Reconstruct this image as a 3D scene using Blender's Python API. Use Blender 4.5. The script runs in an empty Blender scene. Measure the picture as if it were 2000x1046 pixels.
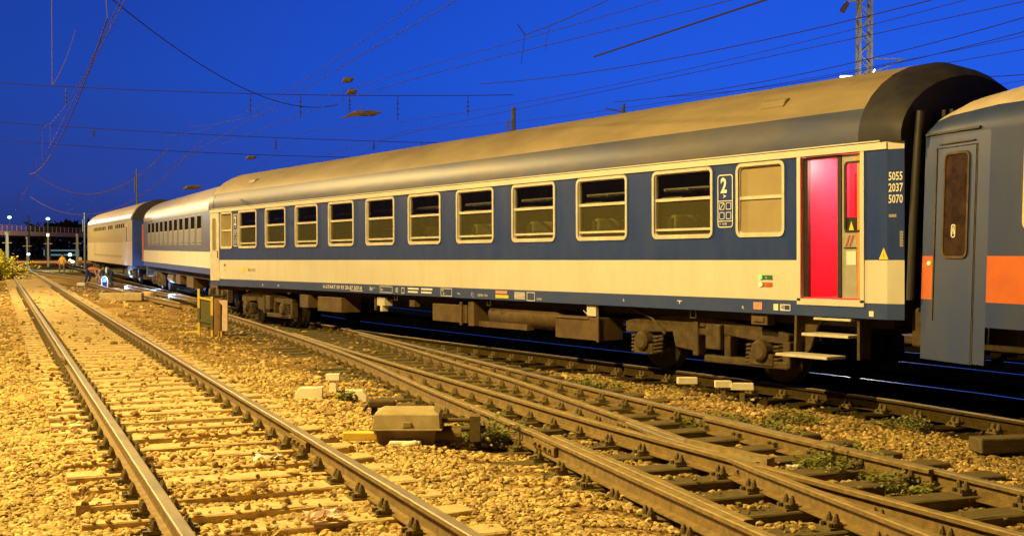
import bpy, bmesh, math, random
import numpy as np
from mathutils import Vector, Matrix
from math import sin, cos, pi, radians, sqrt, atan2
random.seed(7); rng = np.random.default_rng(7)
S = bpy.context.scene
COL = S.collection
# ------------------------------------------------------------------ camera
EYE = 1.85
cd = bpy.data.cameras.new('camera'); cam = bpy.data.objects.new('camera', cd); COL.objects.link(cam)
cam.location = (0, 0, EYE)
cam.rotation_euler = (radians(90-0.85), 0, radians(-33.4))
cd.sensor_width = 36; cd.lens = 42.3; cd.clip_end = 4000; cd.clip_start = 0.1
S.camera = cam
# ------------------------------------------------------------------ dusk sky
W = bpy.data.worlds.new('World'); S.world = W; W.use_nodes = True
nt = W.node_tree; nt.nodes.clear()
def N(t, typ, **k):
    n = t.nodes.new(typ)
    for a, b in k.items(): setattr(n, a, b)
    return n
tc = N(nt, 'ShaderNodeTexCoord'); sep = N(nt, 'ShaderNodeSeparateXYZ'); nt.links.new(tc.outputs['Generated'], sep.inputs[0])
# azimuth term: brighter afterglow towards the right of the train (+X), darker away from it
dotn = N(nt, 'ShaderNodeVectorMath', operation='DOT_PRODUCT'); dotn.inputs[1].default_value = (0.80, 0.60, 0.0)
nt.links.new(tc.outputs['Generated'], dotn.inputs[0])
ra = N(nt, 'ShaderNodeValToRGB'); nt.links.new(dotn.outputs['Value'], ra.inputs[0])
ra.color_ramp.elements[0].position = 0.30; ra.color_ramp.elements[0].color = (0.008, 0.016, 0.08, 1)
ra.color_ramp.elements[1].position = 1.0; ra.color_ramp.elements[1].color = (0.016, 0.108, 0.80, 1)
e = ra.color_ramp.elements.new(0.78); e.color = (0.013, 0.060, 0.42, 1)
e = ra.color_ramp.elements.new(0.90); e.color = (0.012, 0.080, 0.61, 1)
rz = N(nt, 'ShaderNodeValToRGB'); nt.links.new(sep.outputs[2], rz.inputs[0])
rz.color_ramp.elements[0].position = 0.0; rz.color_ramp.elements[0].color = (1.5, 0.55, 0.38, 1)
rz.color_ramp.elements[1].position = 0.6; rz.color_ramp.elements[1].color = (0.06, 0.06, 0.08, 1)
e = rz.color_ramp.elements.new(0.05); e.color = (1.7, 0.85, 0.72, 1)
e = rz.color_ramp.elements.new(0.14); e.color = (1.0, 1.0, 1.0, 1)
e = rz.color_ramp.elements.new(0.22); e.color = (0.85, 0.88, 0.95, 1)
e = rz.color_ramp.elements.new(0.36); e.color = (0.16, 0.16, 0.18, 1)
mul = N(nt, 'ShaderNodeMix', data_type='RGBA', blend_type='MULTIPLY'); mul.inputs[0].default_value = 1
nt.links.new(ra.outputs[0], mul.inputs[6]); nt.links.new(rz.outputs[0], mul.inputs[7])
bg = N(nt, 'ShaderNodeBackground'); bg.inputs[1].default_value = 1.0; nt.links.new(mul.outputs[2], bg.inputs[0])
wo = N(nt, 'ShaderNodeOutputWorld'); nt.links.new(bg.outputs[0], wo.inputs[0])
# ------------------------------------------------------------------ yard floodlights on their masts (all outside the picture, left)
def lamp(name, loc, power, col, rad=0.25):
    l = bpy.data.lights.new(name, 'POINT'); l.energy = power; l.color = col; l.shadow_soft_size = rad
    o = bpy.data.objects.new(name, l); o.location = loc; COL.objects.link(o); return o
SOD = (1.0, 0.68, 0.20)
lamp('yard_lamp', (-3.2, 12.5, 12.8), 24000, SOD)
lamp('yard_lamp', (0.5, 43, 12.5), 27000, (1, 0.68, 0.25))
lamp('yard_lamp', (6.5, 84, 13), 25000, (1, 0.70, 0.28))
lamp('mast_floodlight', (49*.5505+14.0*.8348, 49*.8348-14.0*.5505, 9.0), 1900, (1, .95, .85), .2)
S.view_settings.view_transform = 'Standard'; S.view_settings.look = 'None'; S.view_settings.exposure = 0; S.view_settings.gamma = 1

# ------------------------------------------------------------------ materials
def pm(name, c1, c2=None, sc=8, rough=0.6, metal=0, bump=0, bsc=None, spec=0.5, detail=4, emis=None, es=0, island=None, stretch=None):
    m = bpy.data.materials.new(name); m.use_nodes = True; t = m.node_tree; b = t.nodes['Principled BSDF']
    b.inputs['Base Color'].default_value = (*c1, 1); b.inputs['Roughness'].default_value = rough; b.inputs['Metallic'].default_value = metal
    b.inputs['Specular IOR Level'].default_value = spec
    co = N(t, 'ShaderNodeTexCoord'); src = co.outputs['Object']
    if stretch:
        mp = N(t, 'ShaderNodeMapping'); mp.inputs['Scale'].default_value = stretch; t.links.new(src, mp.inputs[0]); src = mp.outputs[0]
    if c2 is not None:
        n = N(t, 'ShaderNodeTexNoise'); n.inputs['Scale'].default_value = sc; n.inputs['Detail'].default_value = detail; n.inputs['Roughness'].default_value = 0.65
        t.links.new(src, n.inputs['Vector'])
        r = N(t, 'ShaderNodeValToRGB'); r.color_ramp.elements[0].position = 0.36; r.color_ramp.elements[1].position = 0.64
        r.color_ramp.elements[0].color = (*c1, 1); r.color_ramp.elements[1].color = (*c2, 1)
        t.links.new(n.outputs['Fac'], r.inputs[0]); out = r.outputs[0]
        if island:
            g = N(t, 'ShaderNodeNewGeometry'); rr = N(t, 'ShaderNodeValToRGB')
            rr.color_ramp.elements[0].color = (*island[0], 1); rr.color_ramp.elements[1].color = (*island[1], 1)
            t.links.new(g.outputs['Random Per Island'], rr.inputs[0])
            mx = N(t, 'ShaderNodeMix', data_type='RGBA', blend_type='MULTIPLY'); mx.inputs[0].default_value = 1
            t.links.new(out, mx.inputs[6]); t.links.new(rr.outputs[0], mx.inputs[7]); out = mx.outputs[2]
        t.links.new(out, b.inputs['Base Color'])
    if bump:
        n2 = N(t, 'ShaderNodeTexNoise'); n2.inputs['Scale'].default_value = bsc or sc*3; n2.inputs['Detail'].default_value = 5
        t.links.new(src, n2.inputs['Vector'])
        bp = N(t, 'ShaderNodeBump'); bp.inputs['Strength'].default_value = bump; bp.inputs['Distance'].default_value = 0.02
        t.links.new(n2.outputs['Fac'], bp.inputs['Height']); t.links.new(bp.outputs[0], b.inputs['Normal'])
    if emis:
        b.inputs['Emission Color'].default_value = (*emis, 1); b.inputs['Emission Strength'].default_value = es
    return m
M = {}
M['cream'] = pm('cream_paint', (.67, .65, .575), (.62, .59, .50), 1.5, .40, bump=.05, bsc=3, detail=8, stretch=(1, 1.6, .5))
M['creamframe'] = pm('cream_frame', (.66, .64, .55), (.55, .50, .40), 6, .4)
M['blue'] = pm('blue_paint', (.013, .038, .205), (.026, .052, .20), 2.2, .46, bump=.08, bsc=3.5, detail=8, stretch=(1, 1.4, .5), spec=.2)
M['bluesill'] = pm('blue_sill_paint', (.026, .058, .22), (.04, .066, .20), 3, .45)
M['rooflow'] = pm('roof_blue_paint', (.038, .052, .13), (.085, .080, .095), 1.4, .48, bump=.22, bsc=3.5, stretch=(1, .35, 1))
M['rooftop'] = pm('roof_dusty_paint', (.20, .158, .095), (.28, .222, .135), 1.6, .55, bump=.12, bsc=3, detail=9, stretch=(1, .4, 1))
M['roofend'] = pm('roof_end_paint', (.018, .019, .034), (.034, .030, .034), 3, .55, bump=.05, spec=.25)
M['dark'] = pm('dark_underframe', (.018, .014, .010), (.035, .024, .013), 5, .85)
M['inner'] = pm('dim_interior', (.06, .045, .03), (.10, .07, .04), 3, .8)
M['bogie'] = pm('dusty_bogie_steel', (.10, .066, .021), (.05, .032, .011), 7, .8, bump=.25, bsc=30)
M['tank'] = pm('dusty_brown_box', (.13, .080, .024), (.08, .045, .016), 4, .75, bump=.1)
M['wheel'] = pm('wheel_steel', (.05, .035, .02), (.03, .02, .012), 8, .6, metal=.3)
M['black'] = pm('black_rubber', (.012, .011, .011), (.022, .019, .017), 9, .6)
M['seat'] = pm('olive_seat_cloth', (.14, .14, .05), (.09, .08, .03), 9, .9)
M['rack'] = pm('luggage_rack_metal', (.45, .42, .36), rough=.4, metal=.4)
M['blind'] = pm('frosted_pane', (.33, .27, .155), (.38, .31, .18), 2.0, .28)
M['blind2'] = pm('dusty_pane', (.22, .21, .08), (.30, .24, .13), 2.0, .22)
M['red'] = pm('red_vestibule_paint', (.88, .035, .075), (.84, .045, .09), 3, .45)
M['grey'] = pm('grey_door_panel', (.40, .38, .33), (.34, .32, .27), 4, .5)
M['jamblit'] = pm('lamplit_jamb', (.75, .30, .08), rough=.5)  # orange lamplight on the jamb is put into its colour
M['white'] = pm('white_marking', (.78, .76, .70), rough=.5)
M['greymark'] = pm('grey_marking', (.33, .29, .25), rough=.5)
M['yellow'] = pm('yellow_marking', (.85, .62, .05), rough=.5)
M['pinkmark'] = pm('pink_marking', (.62, .22, .16), (.7, .4, .3), 60, .5)
M['green'] = pm('green_marking', (.03, .16, .05), rough=.4)
M['redmark'] = pm('red_marking', (.5, .10, .05), rough=.4)
M['glow'] = pm('green_lamp', (.3, .9, .4), emis=(.12, .75, .16), es=.9)
M['glow2'] = pm('pale_green_lamp', (.5, .9, .4), emis=(.45, .85, .30), es=.9)
M['orange'] = pm('orange_paint', (.60, .15, .035), (.50, .12, .04), 2, .3)
M['coachgrey'] = pm('grey_blue_paint', (.024, .046, .16), (.042, .056, .13), 2.2, .46, bump=.07, stretch=(1, 1, .3), spec=.3)
M['creamroof'] = pm('pale_roof_paint', (.52, .44, .32), (.42, .35, .25), 3, .5)
M['olive'] = pm('olive_beige_paint', (.36, .31, .15), (.42, .35, .19), 2, .5)
M['beige'] = pm('pale_beige_paint', (.60, .52, .36), (.54, .46, .30), 2, .4)
M['silver'] = pm('silver_roof', (.38, .34, .28), (.28, .25, .20), 2, .36, bump=.12, bsc=4)
M['slateframe'] = pm('dull_window_frame', (.36, .33, .27), rough=.5)
M['greypane'] = pm('grey_pane', (.20, .20, .20), (.15, .15, .16), 1.5, .5, spec=.1)
M['darkpane'] = pm('dark_pane', (.012, .010, .008), rough=.7, spec=0)
M['whiteblue'] = pm('slate_paint', (.085, .105, .21), (.11, .12, .19), 2, .35, bump=.06)
M['polish'] = pm('polished_rail_top', (.60, .50, .30), (.45, .37, .22), 6, .22, metal=.9)
M['rust'] = pm('rusty_rail_side', (.25, .165, .048), (.15, .10, .030), 12, .8, bump=.2)
M['shine'] = pm('worn_rail_top', (.24, .21, .16), (.34, .28, .19), 9, .60, metal=.35, stretch=(1, .2, 1))
M['dullrail'] = pm('dull_rail_top', (.36, .27, .10), (.22, .165, .06), 9, .55, metal=.15)
M['conc'] = pm('pale_sleeper', (.62, .47, .22), (.48, .35, .16), 7, .9, bump=.4, bsc=40)
M['wood'] = pm('dark_timber_sleeper', (.15, .115, .036), (.085, .062, .02), 6, .85, bump=.4, bsc=30, stretch=(1, 6, 6))
M['fast'] = pm('fastener_steel', (.12, .088, .030), (.17, .125, .04), 20, .75)
M['post'] = pm('whitewashed_concrete', (.85, .80, .66), (.74, .68, .50), 7, .8, bump=.2)
M['boxm'] = pm('point_machine_paint', (.44, .36, .18), (.34, .27, .13), 6, .7, bump=.08)
M['boxd'] = pm('point_machine_base', (.20, .14, .07), (.13, .09, .05), 8, .8)
M['yel'] = pm('yellow_pipe', (.80, .60, .08), (.7, .5, .08), 6, .6)
M['sigbody'] = pm('signal_housing', (.16, .15, .06), (.12, .11, .05), 7, .7)
M['sigbrown'] = pm('signal_side', (.30, .17, .06), (.22, .12, .05), 6, .7)
M['paper'] = pm('litter_paper', (.78, .62, .52), (.7, .5, .42), 12, .8)
M['leaf'] = pm('weed_leaf', (.16, .20, .035), (.26, .25, .04), 30, .7)
M['bushleaf'] = pm('bush_leaf', (.80, .74, .06), (.55, .55, .05), 10, .6)
M['bark'] = pm('twig_bark', (.25, .18, .09), rough=.9)
M['wire'] = pm('wire_metal', (.035, .03, .03), rough=.9, spec=.1)
M['wirelit'] = pm('lamplit_wire', (.10, .072, .05), rough=1, spec=0)  # lighter, warmer copy of the wire metal, lamplight put into its colour
M['insul'] = pm('brown_insulator', (.05, .03, .02), rough=.7, spec=.1)
M['mast'] = pm('mast_steel', (.13, .12, .11), (.08, .08, .08), 6, .7)
M['concpole'] = pm('concrete_pole', (.14, .13, .11), (.10, .09, .08), 6, .85)
M['lampcy'] = pm('lamp_head_glow', (.6, .9, 1), emis=(.25, .8, 1), es=7)
M['lampw'] = pm('lamp_white_glow', (1, 1, 1), emis=(.8, .9, 1), es=9)
M['lampo'] = pm('lamp_amber_glow', (1, .8, .4), emis=(1, .8, .4), es=4)
M['rstone'] = pm('rusty_ballast_stone', (.36, .28, .09), (.25, .185, .058), 5, .9, bump=.3, bsc=50, island=((.45, .42, .38), (1.45, 1.35, 1.2)))
M['stoneshade'] = pm('shaded_ballast_stone', (.07, .05, .025), (.04, .03, .015), 5, .85, island=((.6, .6, .6), (1.4, 1.4, 1.4)), spec=0)  # dark stone copy, the shade by the train put into its colour
M['oil'] = pm('shaded_soil', (.05, .036, .012), (.03, .022, .008), 4, .95, bump=.4, spec=0)  # dark soil colour stands in for shade under and beyond the train
M['rustshade'] = pm('shaded_rail_side', (.08, .055, .018), (.05, .034, .012), 12, .85, spec=0)  # darker copy of the rail rust, shade below the coaches put into colour
M['lampb'] = pm('blue_lamp_glow', (.1, .2, 1), emis=(.03, .12, 1), es=3)
M['lampbw'] = pm('work_lamp_glow', (.6, .8, 1), emis=(.30, .50, 1), es=3)
M['bridge'] = pm('bridge_concrete', (.50, .40, .30), (.42, .33, .25), .3, .9)
M['far'] = pm('far_foliage', (.018, .022, .012), (.03, .035, .018), .2, .95)
M['cyancar'] = pm('carriage_glow', (.25, .45, .50), rough=.4, emis=(.12, .35, .42), es=.45)  # emission stands in for pale light falling on the carriage body
M['skin'] = pm('skin', (.55, .30, .20), rough=.6)
M['hair'] = pm('dark_hair', (.03, .02, .015), rough=.8)
M['pink'] = pm('pink_shirt', (.72, .25, .20), rough=.9)
M['jeans'] = pm('blue_jeans', (.02, .035, .14), rough=.9)
M['darkcloth'] = pm('dark_workwear', (.025, .035, .03), rough=.9)
M['vest'] = pm('amber_vest', (.75, .45, .06), rough=.8)
M['reflect'] = pm('reflective_stripe', (.8, .9, .55), rough=.4)
M['palecloth'] = pm('pale_trousers', (.30, .34, .30), rough=.9)
M['greycloth'] = pm('grey_trousers', (.12, .12, .11), rough=.9)

def glass(name, tint, rough, base):
    m = bpy.data.materials.new(name); m.use_nodes = True; t = m.node_tree; t.nodes.clear()
    o = N(t, 'ShaderNodeOutputMaterial'); tr = N(t, 'ShaderNodeBsdfTransparent'); tr.inputs[0].default_value = (*tint, 1)
    gl = N(t, 'ShaderNodeBsdfGlossy'); gl.inputs[0].default_value = (.9, .9, .9, 1); gl.inputs[1].default_value = rough
    df = N(t, 'ShaderNodeBsdfDiffuse'); df.inputs[0].default_value = (*base[:3], 1)
    m1 = N(t, 'ShaderNodeMixShader'); m1.inputs[0].default_value = base[3]
    t.links.new(tr.outputs[0], m1.inputs[1]); t.links.new(df.outputs[0], m1.inputs[2])
    fr = N(t, 'ShaderNodeFresnel'); fr.inputs[0].default_value = 1.5
    m2 = N(t, 'ShaderNodeMixShader'); t.links.new(fr.outputs[0], m2.inputs[0]); t.links.new(m1.outputs[0], m2.inputs[1]); t.links.new(gl.outputs[0], m2.inputs[2])
    t.links.new(m2.outputs[0], o.inputs[0]); return m
M['glass'] = glass('window_glass', (.85, .85, .75), .03, (.05, .045, .03, .06))
M['glasslow'] = glass('dusty_window_glass', (.80, .80, .55), .10, (.13, .12, .04, .45))

# gravel
def ground_mat():
    m = bpy.data.materials.new('ballast_ground'); m.use_nodes = True; t = m.node_tree; b = t.nodes['Principled BSDF']; b.inputs['Roughness'].default_value = .95
    b.inputs['Specular IOR Level'].default_value = .0
    co = N(t, 'ShaderNodeTexCoord')
    n1 = N(t, 'ShaderNodeTexNoise'); n1.inputs['Scale'].default_value = .35; n1.inputs['Detail'].default_value = 6
    n2 = N(t, 'ShaderNodeTexVoronoi'); n2.inputs['Scale'].default_value = 17
    n3 = N(t, 'ShaderNodeTexNoise'); n3.inputs['Scale'].default_value = 6; n3.inputs['Detail'].default_value = 8
    for n in (n1, n2, n3): t.links.new(co.outputs['Object'], n.inputs['Vector'])
    r1 = N(t, 'ShaderNodeValToRGB'); r1.color_ramp.elements[0].position = .35; r1.color_ramp.elements[1].position = .65
    r1.color_ramp.elements[0].color = (.24, .16, .06, 1); r1.color_ramp.elements[1].color = (.50, .35, .14, 1)
    t.links.new(n1.outputs['Fac'], r1.inputs[0])
    r2 = N(t, 'ShaderNodeValToRGB'); r2.color_ramp.elements[0].color = (.55, .5, .45, 1); r2.color_ramp.elements[1].color = (1.15, 1.1, 1.05, 1)
    r2.color_ramp.elements[0].position = .25; r2.color_ramp.elements[1].position = .75
    t.links.new(n3.outputs['Fac'], r2.inputs[0])
    mx = N(t, 'ShaderNodeMix', data_type='RGBA', blend_type='MULTIPLY'); mx.inputs[0].default_value = 1
    t.links.new(r1.outputs[0], mx.inputs[6]); t.links.new(r2.outputs[0], mx.inputs[7])
    mx2 = N(t, 'ShaderNodeMix', data_type='RGBA', blend_type='OVERLAY'); mx2.inputs[0].default_value = .35
    t.links.new(mx.outputs[2], mx2.inputs[6]); t.links.new(n2.outputs['Color'], N(t, 'ShaderNodeRGBToBW').inputs[0])
    bw = [n for n in t.nodes if n.type == 'RGBTOBW'][0]; t.links.new(bw.outputs[0], mx2.inputs[7])
    t.links.new(mx2.outputs[2], b.inputs['Base Color'])
    bp = N(t, 'ShaderNodeBump'); bp.inputs['Strength'].default_value = .9; bp.inputs['Distance'].default_value = .05
    t.links.new(n2.outputs['Distance'], bp.inputs['Height'])
    t.links.new(bp.outputs[0], b.inputs['Normal']); return m
M['ground'] = ground_mat()
M['stone'] = pm('ballast_stone', (.60, .47, .20), (.47, .36, .15), 9, .9, bump=.3, bsc=50, island=((.50, .46, .42), (1.35, 1.28, 1.15)))

# ------------------------------------------------------------------ mesh helpers
class MB:
    def __init__(s): s.v = []; s.f = []; s.m = []
    def add(s, vs, fs, mi=0):
        o = len(s.v); s.v += [tuple(v) for v in vs]
        for f in fs: s.f.append(tuple(i+o for i in f)); s.m.append(mi)
    def box(s, x0, x1, y0, y1, z0, z1, mi=0):
        vs = [(x, y, z) for z in (z0, z1) for y in (y0, y1) for x in (x0, x1)]
        s.add(vs, [(0, 2, 3, 1), (4, 5, 7, 6), (0, 1, 5, 4), (2, 6, 7, 3), (0, 4, 6, 2), (1, 3, 7, 5)], mi)
    def obox(s, c, size, rot=None, mi=0):
        a, b, d = [k/2 for k in size]; o = len(s.v); s.box(-a, a, -b, b, -d, d, mi)
        R = rot or Matrix.Identity(3); c = Vector(c)
        for i in range(o, len(s.v)): s.v[i] = tuple(R @ Vector(s.v[i]) + c)
    def bar(s, p, q, w, h, mi=0):
        p, q = Vector(p), Vector(q); d = (q-p); L = d.length; d.normalize()
        up = Vector((0, 0, 1)) if abs(d.z) < .95 else Vector((0, 1, 0))
        x = d.cross(up).normalized(); z = x.cross(d)
        R = Matrix((x, d, z)).transposed(); s.obox((p+q)/2, (w, L, h), R, mi)
    def tube(s, pts, r, n=6, mi=0, caps=True):
        pts = [Vector(p) for p in pts]; rr = r if isinstance(r, (list, tuple)) else [r]*len(pts); rings = []
        for i, p in enumerate(pts):
            d = (pts[min(i+1, len(pts)-1)]-pts[max(i-1, 0)]).normalized()
            up = Vector((0, 0, 1)) if abs(d.z) < .9 else Vector((1, 0, 0))
            x = d.cross(up).normalized(); y = x.cross(d)
            rings.append([p+rr[i]*(cos(2*pi*k/n)*x+sin(2*pi*k/n)*y) for k in range(n)])
        vs = [v for r_ in rings for v in r_]; fs = []
        for i in range(len(pts)-1):
            for k in range(n): k2 = (k+1) % n; fs.append((i*n+k, i*n+k2, (i+1)*n+k2, (i+1)*n+k))
        if caps: fs.append(tuple(range(n))[::-1]); fs.append(tuple((len(pts)-1)*n+k for k in range(n)))
        s.add(vs, fs, mi)
    def prism(s, poly, axis, a, b, mi=0):
        def P(u, w, t): return {'x': (t, u, w), 'y': (u, t, w), 'z': (u, w, t)}[axis]
        n = len(poly); vs = [P(u, w, a) for u, w in poly]+[P(u, w, b) for u, w in poly]
        s.add(vs, [tuple(range(n)), tuple(range(2*n-1, n-1, -1))]+[(i, n+i, n+(i+1) % n, (i+1) % n) for i in range(n)], mi)
    def quad(s, a, b, c, d, mi=0): s.add([a, b, c, d], [(0, 1, 2, 3)], mi)
    def build(s, name, mats, parent=None, bevel=0, smooth=False, fix=True):
        me = bpy.data.meshes.new(name); me.from_pydata(s.v, [], s.f)
        for m in (mats if isinstance(mats, (list, tuple)) else [mats]): me.materials.append(M[m] if isinstance(m, str) else m)
        me.polygons.foreach_set('material_index', s.m)
        if fix:
            bm = bmesh.new(); bm.from_mesh(me); bmesh.ops.recalc_face_normals(bm, faces=bm.faces); bm.to_mesh(me); bm.free()
        if smooth: me.polygons.foreach_set('use_smooth', [True]*len(me.polygons)); me.set_sharp_from_angle(angle=radians(40))
        o = bpy.data.objects.new(name, me); COL.objects.link(o)
        if parent: o.parent = parent
        if bevel:
            b = o.modifiers.new('bevel', 'BEVEL'); b.width = bevel; b.segments = 2; b.limit_method = 'ANGLE'; b.angle_limit = radians(50)
        return o
def tag(o, label=None, cat=None, group=None, kind=None):
    for k, v in (('label', label), ('category', cat), ('group', group), ('kind', kind)):
        if v: o[k] = v
    return o
def thing(name, label, cat, loc=(0, 0, 0), rz=0, group=None, rx=0):
    o = bpy.data.objects.new(name, None); COL.objects.link(o); o.location = loc; o.rotation_euler = (rx, 0, rz); o.empty_display_size = .3
    return tag(o, label, cat, group)
def copy_tree(o, parent=None):
    c = o.copy(); COL.objects.link(c); c.parent = parent
    for ch in list(o.children): copy_tree(ch, c)
    return c
def text(mb, s, org, right, up, size, xs=1.0, mi=0, weight=0.0, align='LEFT'):
    cu = bpy.data.curves.new('t', 'FONT'); cu.body = s; cu.size = 1; cu.offset = weight; cu.align_x = align; cu.resolution_u = 2
    o = bpy.data.objects.new('t', cu); COL.objects.link(o)
    dg = bpy.context.evaluated_depsgraph_get(); me = o.evaluated_get(dg).to_mesh()
    R, U, O = Vector(right).normalized(), Vector(up).normalized(), Vector(org)
    mb.add([O+R*(v.co.x*size*xs/0.72)+U*(v.co.y*size/0.72) for v in me.vertices], [tuple(p.vertices) for p in me.polygons], mi)
    o.evaluated_get(dg).to_mesh_clear(); bpy.data.objects.remove(o); bpy.data.curves.remove(cu)
def rrect(w, h, r, n=5):
    pts = []
    for cx, cy, a0 in ((w/2-r, h/2-r, 0), (-w/2+r, h/2-r, 90), (-w/2+r, -h/2+r, 180), (w/2-r, -h/2+r, 270)):
        for k in range(n+1):
            a = radians(a0+90*k/n); pts.append((cx+r*cos(a), cy+r*sin(a)))
    return pts
def ring(mb, cy, cz, w, h, r, t, x0, x1, mi=0, P=None):
    """rounded rectangular ring in the y-z plane, from x0 (wall) to x1 (proud face)"""
    P = P or (lambda x, y, z: (x, y, z))
    o = rrect(w, h, r); i = rrect(w-2*t, h-2*t, max(r-t, .01)); n = len(o)
    vs = [P(x1, cy+a, cz+b) for a, b in o]+[P(x1, cy+a, cz+b) for a, b in i]+[P(x0, cy+a, cz+b) for a, b in o]+[P(x0, cy+a, cz+b) for a, b in i]
    fs = []
    for k in range(n):
        j = (k+1) % n; fs += [(k, j, n+j, n+k), (k, 2*n+k, 2*n+j, j), (n+k, n+j, 3*n+j, 3*n+k)]
    mb.add(vs, fs, mi)

# ------------------------------------------------------------------ yard levels
LD = radians(10.2); LU = (sin(LD), cos(LD)); LN = (cos(LD), -sin(LD))   # along / across the left track
LC = (2.22+.7535*LN[0], 6.70+.7535*LN[1])
def qoff(X, Y): return (X-LC[0])*LN[0]+(Y-LC[1])*LN[1]
def railz(X, Y):
    q = qoff(X, Y); return float(np.interp(q, [-6, 0.9, 3.0, 5.2, 6.2], [.23, .23, .10, .04, 0]))
def groundz_np(X, Y):
    q = (X-LC[0])*LN[0]+(Y-LC[1])*LN[1]
    r = np.interp(q, [-6, 0.9, 3.0, 5.2, 6.2], [.23, .23, .10, .04, 0])-.018*np.interp(q, [1.7, 2.6, 5.0, 5.6], [0, 1, 1, 0])*np.interp(Y, [11, 15], [1, .3])
    n = .018*np.sin(X*1.7+Y*.9)+.016*np.sin(X*3.1-Y*2.3+1)+.012*np.sin(Y*4.1+X*.7)
    mound = .10*np.exp(-((q-6.4)**2)/.5)*np.exp(-((Y-10.5)**2)/18)+.05*np.exp(-((q-1.9)**2)/.5)
    z = r-.218+n+mound
    return np.where((np.hypot(X, Y) > 120), -.2, z)
xs = np.concatenate([[-300, -120, -60, -30, -16, -9, -6], np.arange(-4, 20, .22), np.arange(20, 40, 1.0), [42, 48, 56, 70, 90, 120, 180, 300, 600, 1500]])
ys = np.concatenate([[-40, -15, -6], np.arange(-2, 30, .22), np.arange(30, 60, .7), np.arange(60, 110, 3), [120, 140, 170, 220, 300, 450, 700, 1200, 2500]])
XX, YY = np.meshgrid(xs, ys); ZZ = groundz_np(XX, YY)
nx, ny = len(xs), len(ys)
me = bpy.data.meshes.new('ground'); vs = np.stack([XX, YY, ZZ], -1).reshape(-1, 3)
idx = np.arange(nx*ny).reshape(ny, nx); fs = np.stack([idx[:-1, :-1], idx[:-1, 1:], idx[1:, 1:], idx[1:, :-1]], -1).reshape(-1, 4)
me.from_pydata(vs.tolist(), [], fs.tolist()); me.materials.append(M['ground']); me.polygons.foreach_set('use_smooth', [True]*len(me.polygons))
me.materials.append(M['oil'])
CENY = np.array([-6, -1.5, 4, 7, 9.6, 12, 16, 24, 29, 34, 40.5, 56.6, 82, 121, 175]); CENX = np.array([9.55, 10.6, 11.75, 12.40, 12.86, 13.02, 13.04, 13.05, 13.25, 13.95, 15.1, 18.1, 22.8, 30, 40])
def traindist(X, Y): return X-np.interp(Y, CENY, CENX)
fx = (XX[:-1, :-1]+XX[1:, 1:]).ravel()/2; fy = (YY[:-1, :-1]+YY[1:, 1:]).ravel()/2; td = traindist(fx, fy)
me.polygons.foreach_set('material_index', ((td > -1.15+.2*np.sin(fy*3)) & (td < 14) & (fy < 60) & (fy > -6)).astype(np.int32))  # paints the train's shade onto the ground faces
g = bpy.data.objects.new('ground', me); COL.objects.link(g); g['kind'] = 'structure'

# ------------------------------------------------------------------ rails and sleepers
HEAD = [(-.032, 0), (-.040, -.007), (-.040, -.036), (-.010, -.042), (-.010, -.138), (-.075, -.150), (-.075, -.162), (.075, -.162), (.075, -.150), (.010, -.138), (.010, -.042), (.040, -.036), (.040, -.007), (.032, 0)]
def resample(pts, step):
    P = np.array(pts, float); seg = np.hypot(*(np.diff(P, axis=0)).T); s = np.concatenate([[0], np.cumsum(seg)])
    # smooth interpolation through the points
    n = max(2, int(s[-1]/step)+1); t = np.linspace(0, s[-1], n)
    def cr(col):
        m = np.gradient(P[:, col], s); out = []
        for tt in t:
            i = min(max(np.searchsorted(s, tt)-1, 0), len(s)-2); h = s[i+1]-s[i]; u = (tt-s[i])/h
            out.append((2*u**3-3*u**2+1)*P[i, col]+(u**3-2*u**2+u)*h*m[i]+(-2*u**3+3*u**2)*P[i+1, col]+(u**3-u**2)*h*m[i+1])
        return np.array(out)
    return np.stack([cr(0), cr(1)], -1)
RAILS = []
def rail(name, pts, parent, top='shine', zoff=0, step=1.2, smooth=True):
    P = resample(pts, step) if smooth else np.array(pts, float); RAILS.append(P)
    mb = MB(); n = len(HEAD); vs = []
    for i, p in enumerate(P):
        d = P[min(i+1, len(P)-1)]-P[max(i-1, 0)]; d = d/np.hypot(*d); nn = (d[1], -d[0]); z = railz(*p)+zoff
        vs += [(p[0]+u*nn[0], p[1]+u*nn[1], z+w) for u, w in HEAD]
    for i in range(len(P)-1):
        for k in range(n):
            k2 = (k+1) % n; mb_face = (i*n+k, i*n+k2, (i+1)*n+k2, (i+1)*n+k); mb.f.append(mb_face); mb.m.append(0 if k == n-1 else (0 if k in (0, n-2) else 1))
    mb.v = vs; mb.f += [tuple(range(n)), tuple((len(P)-1)*n+k for k in range(n))]; mb.m += [1, 1]
    return mb.build(name, [top, 'rust'], parent)
def offset(pts, d):
    P = np.array(pts, float); out = []
    for i in range(len(P)):
        t = P[min(i+1, len(P)-1)]-P[max(i-1, 0)]; t /= np.hypot(*t); out.append((P[i][0]+d*t[1], P[i][1]-d*t[0]))
    return out
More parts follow.
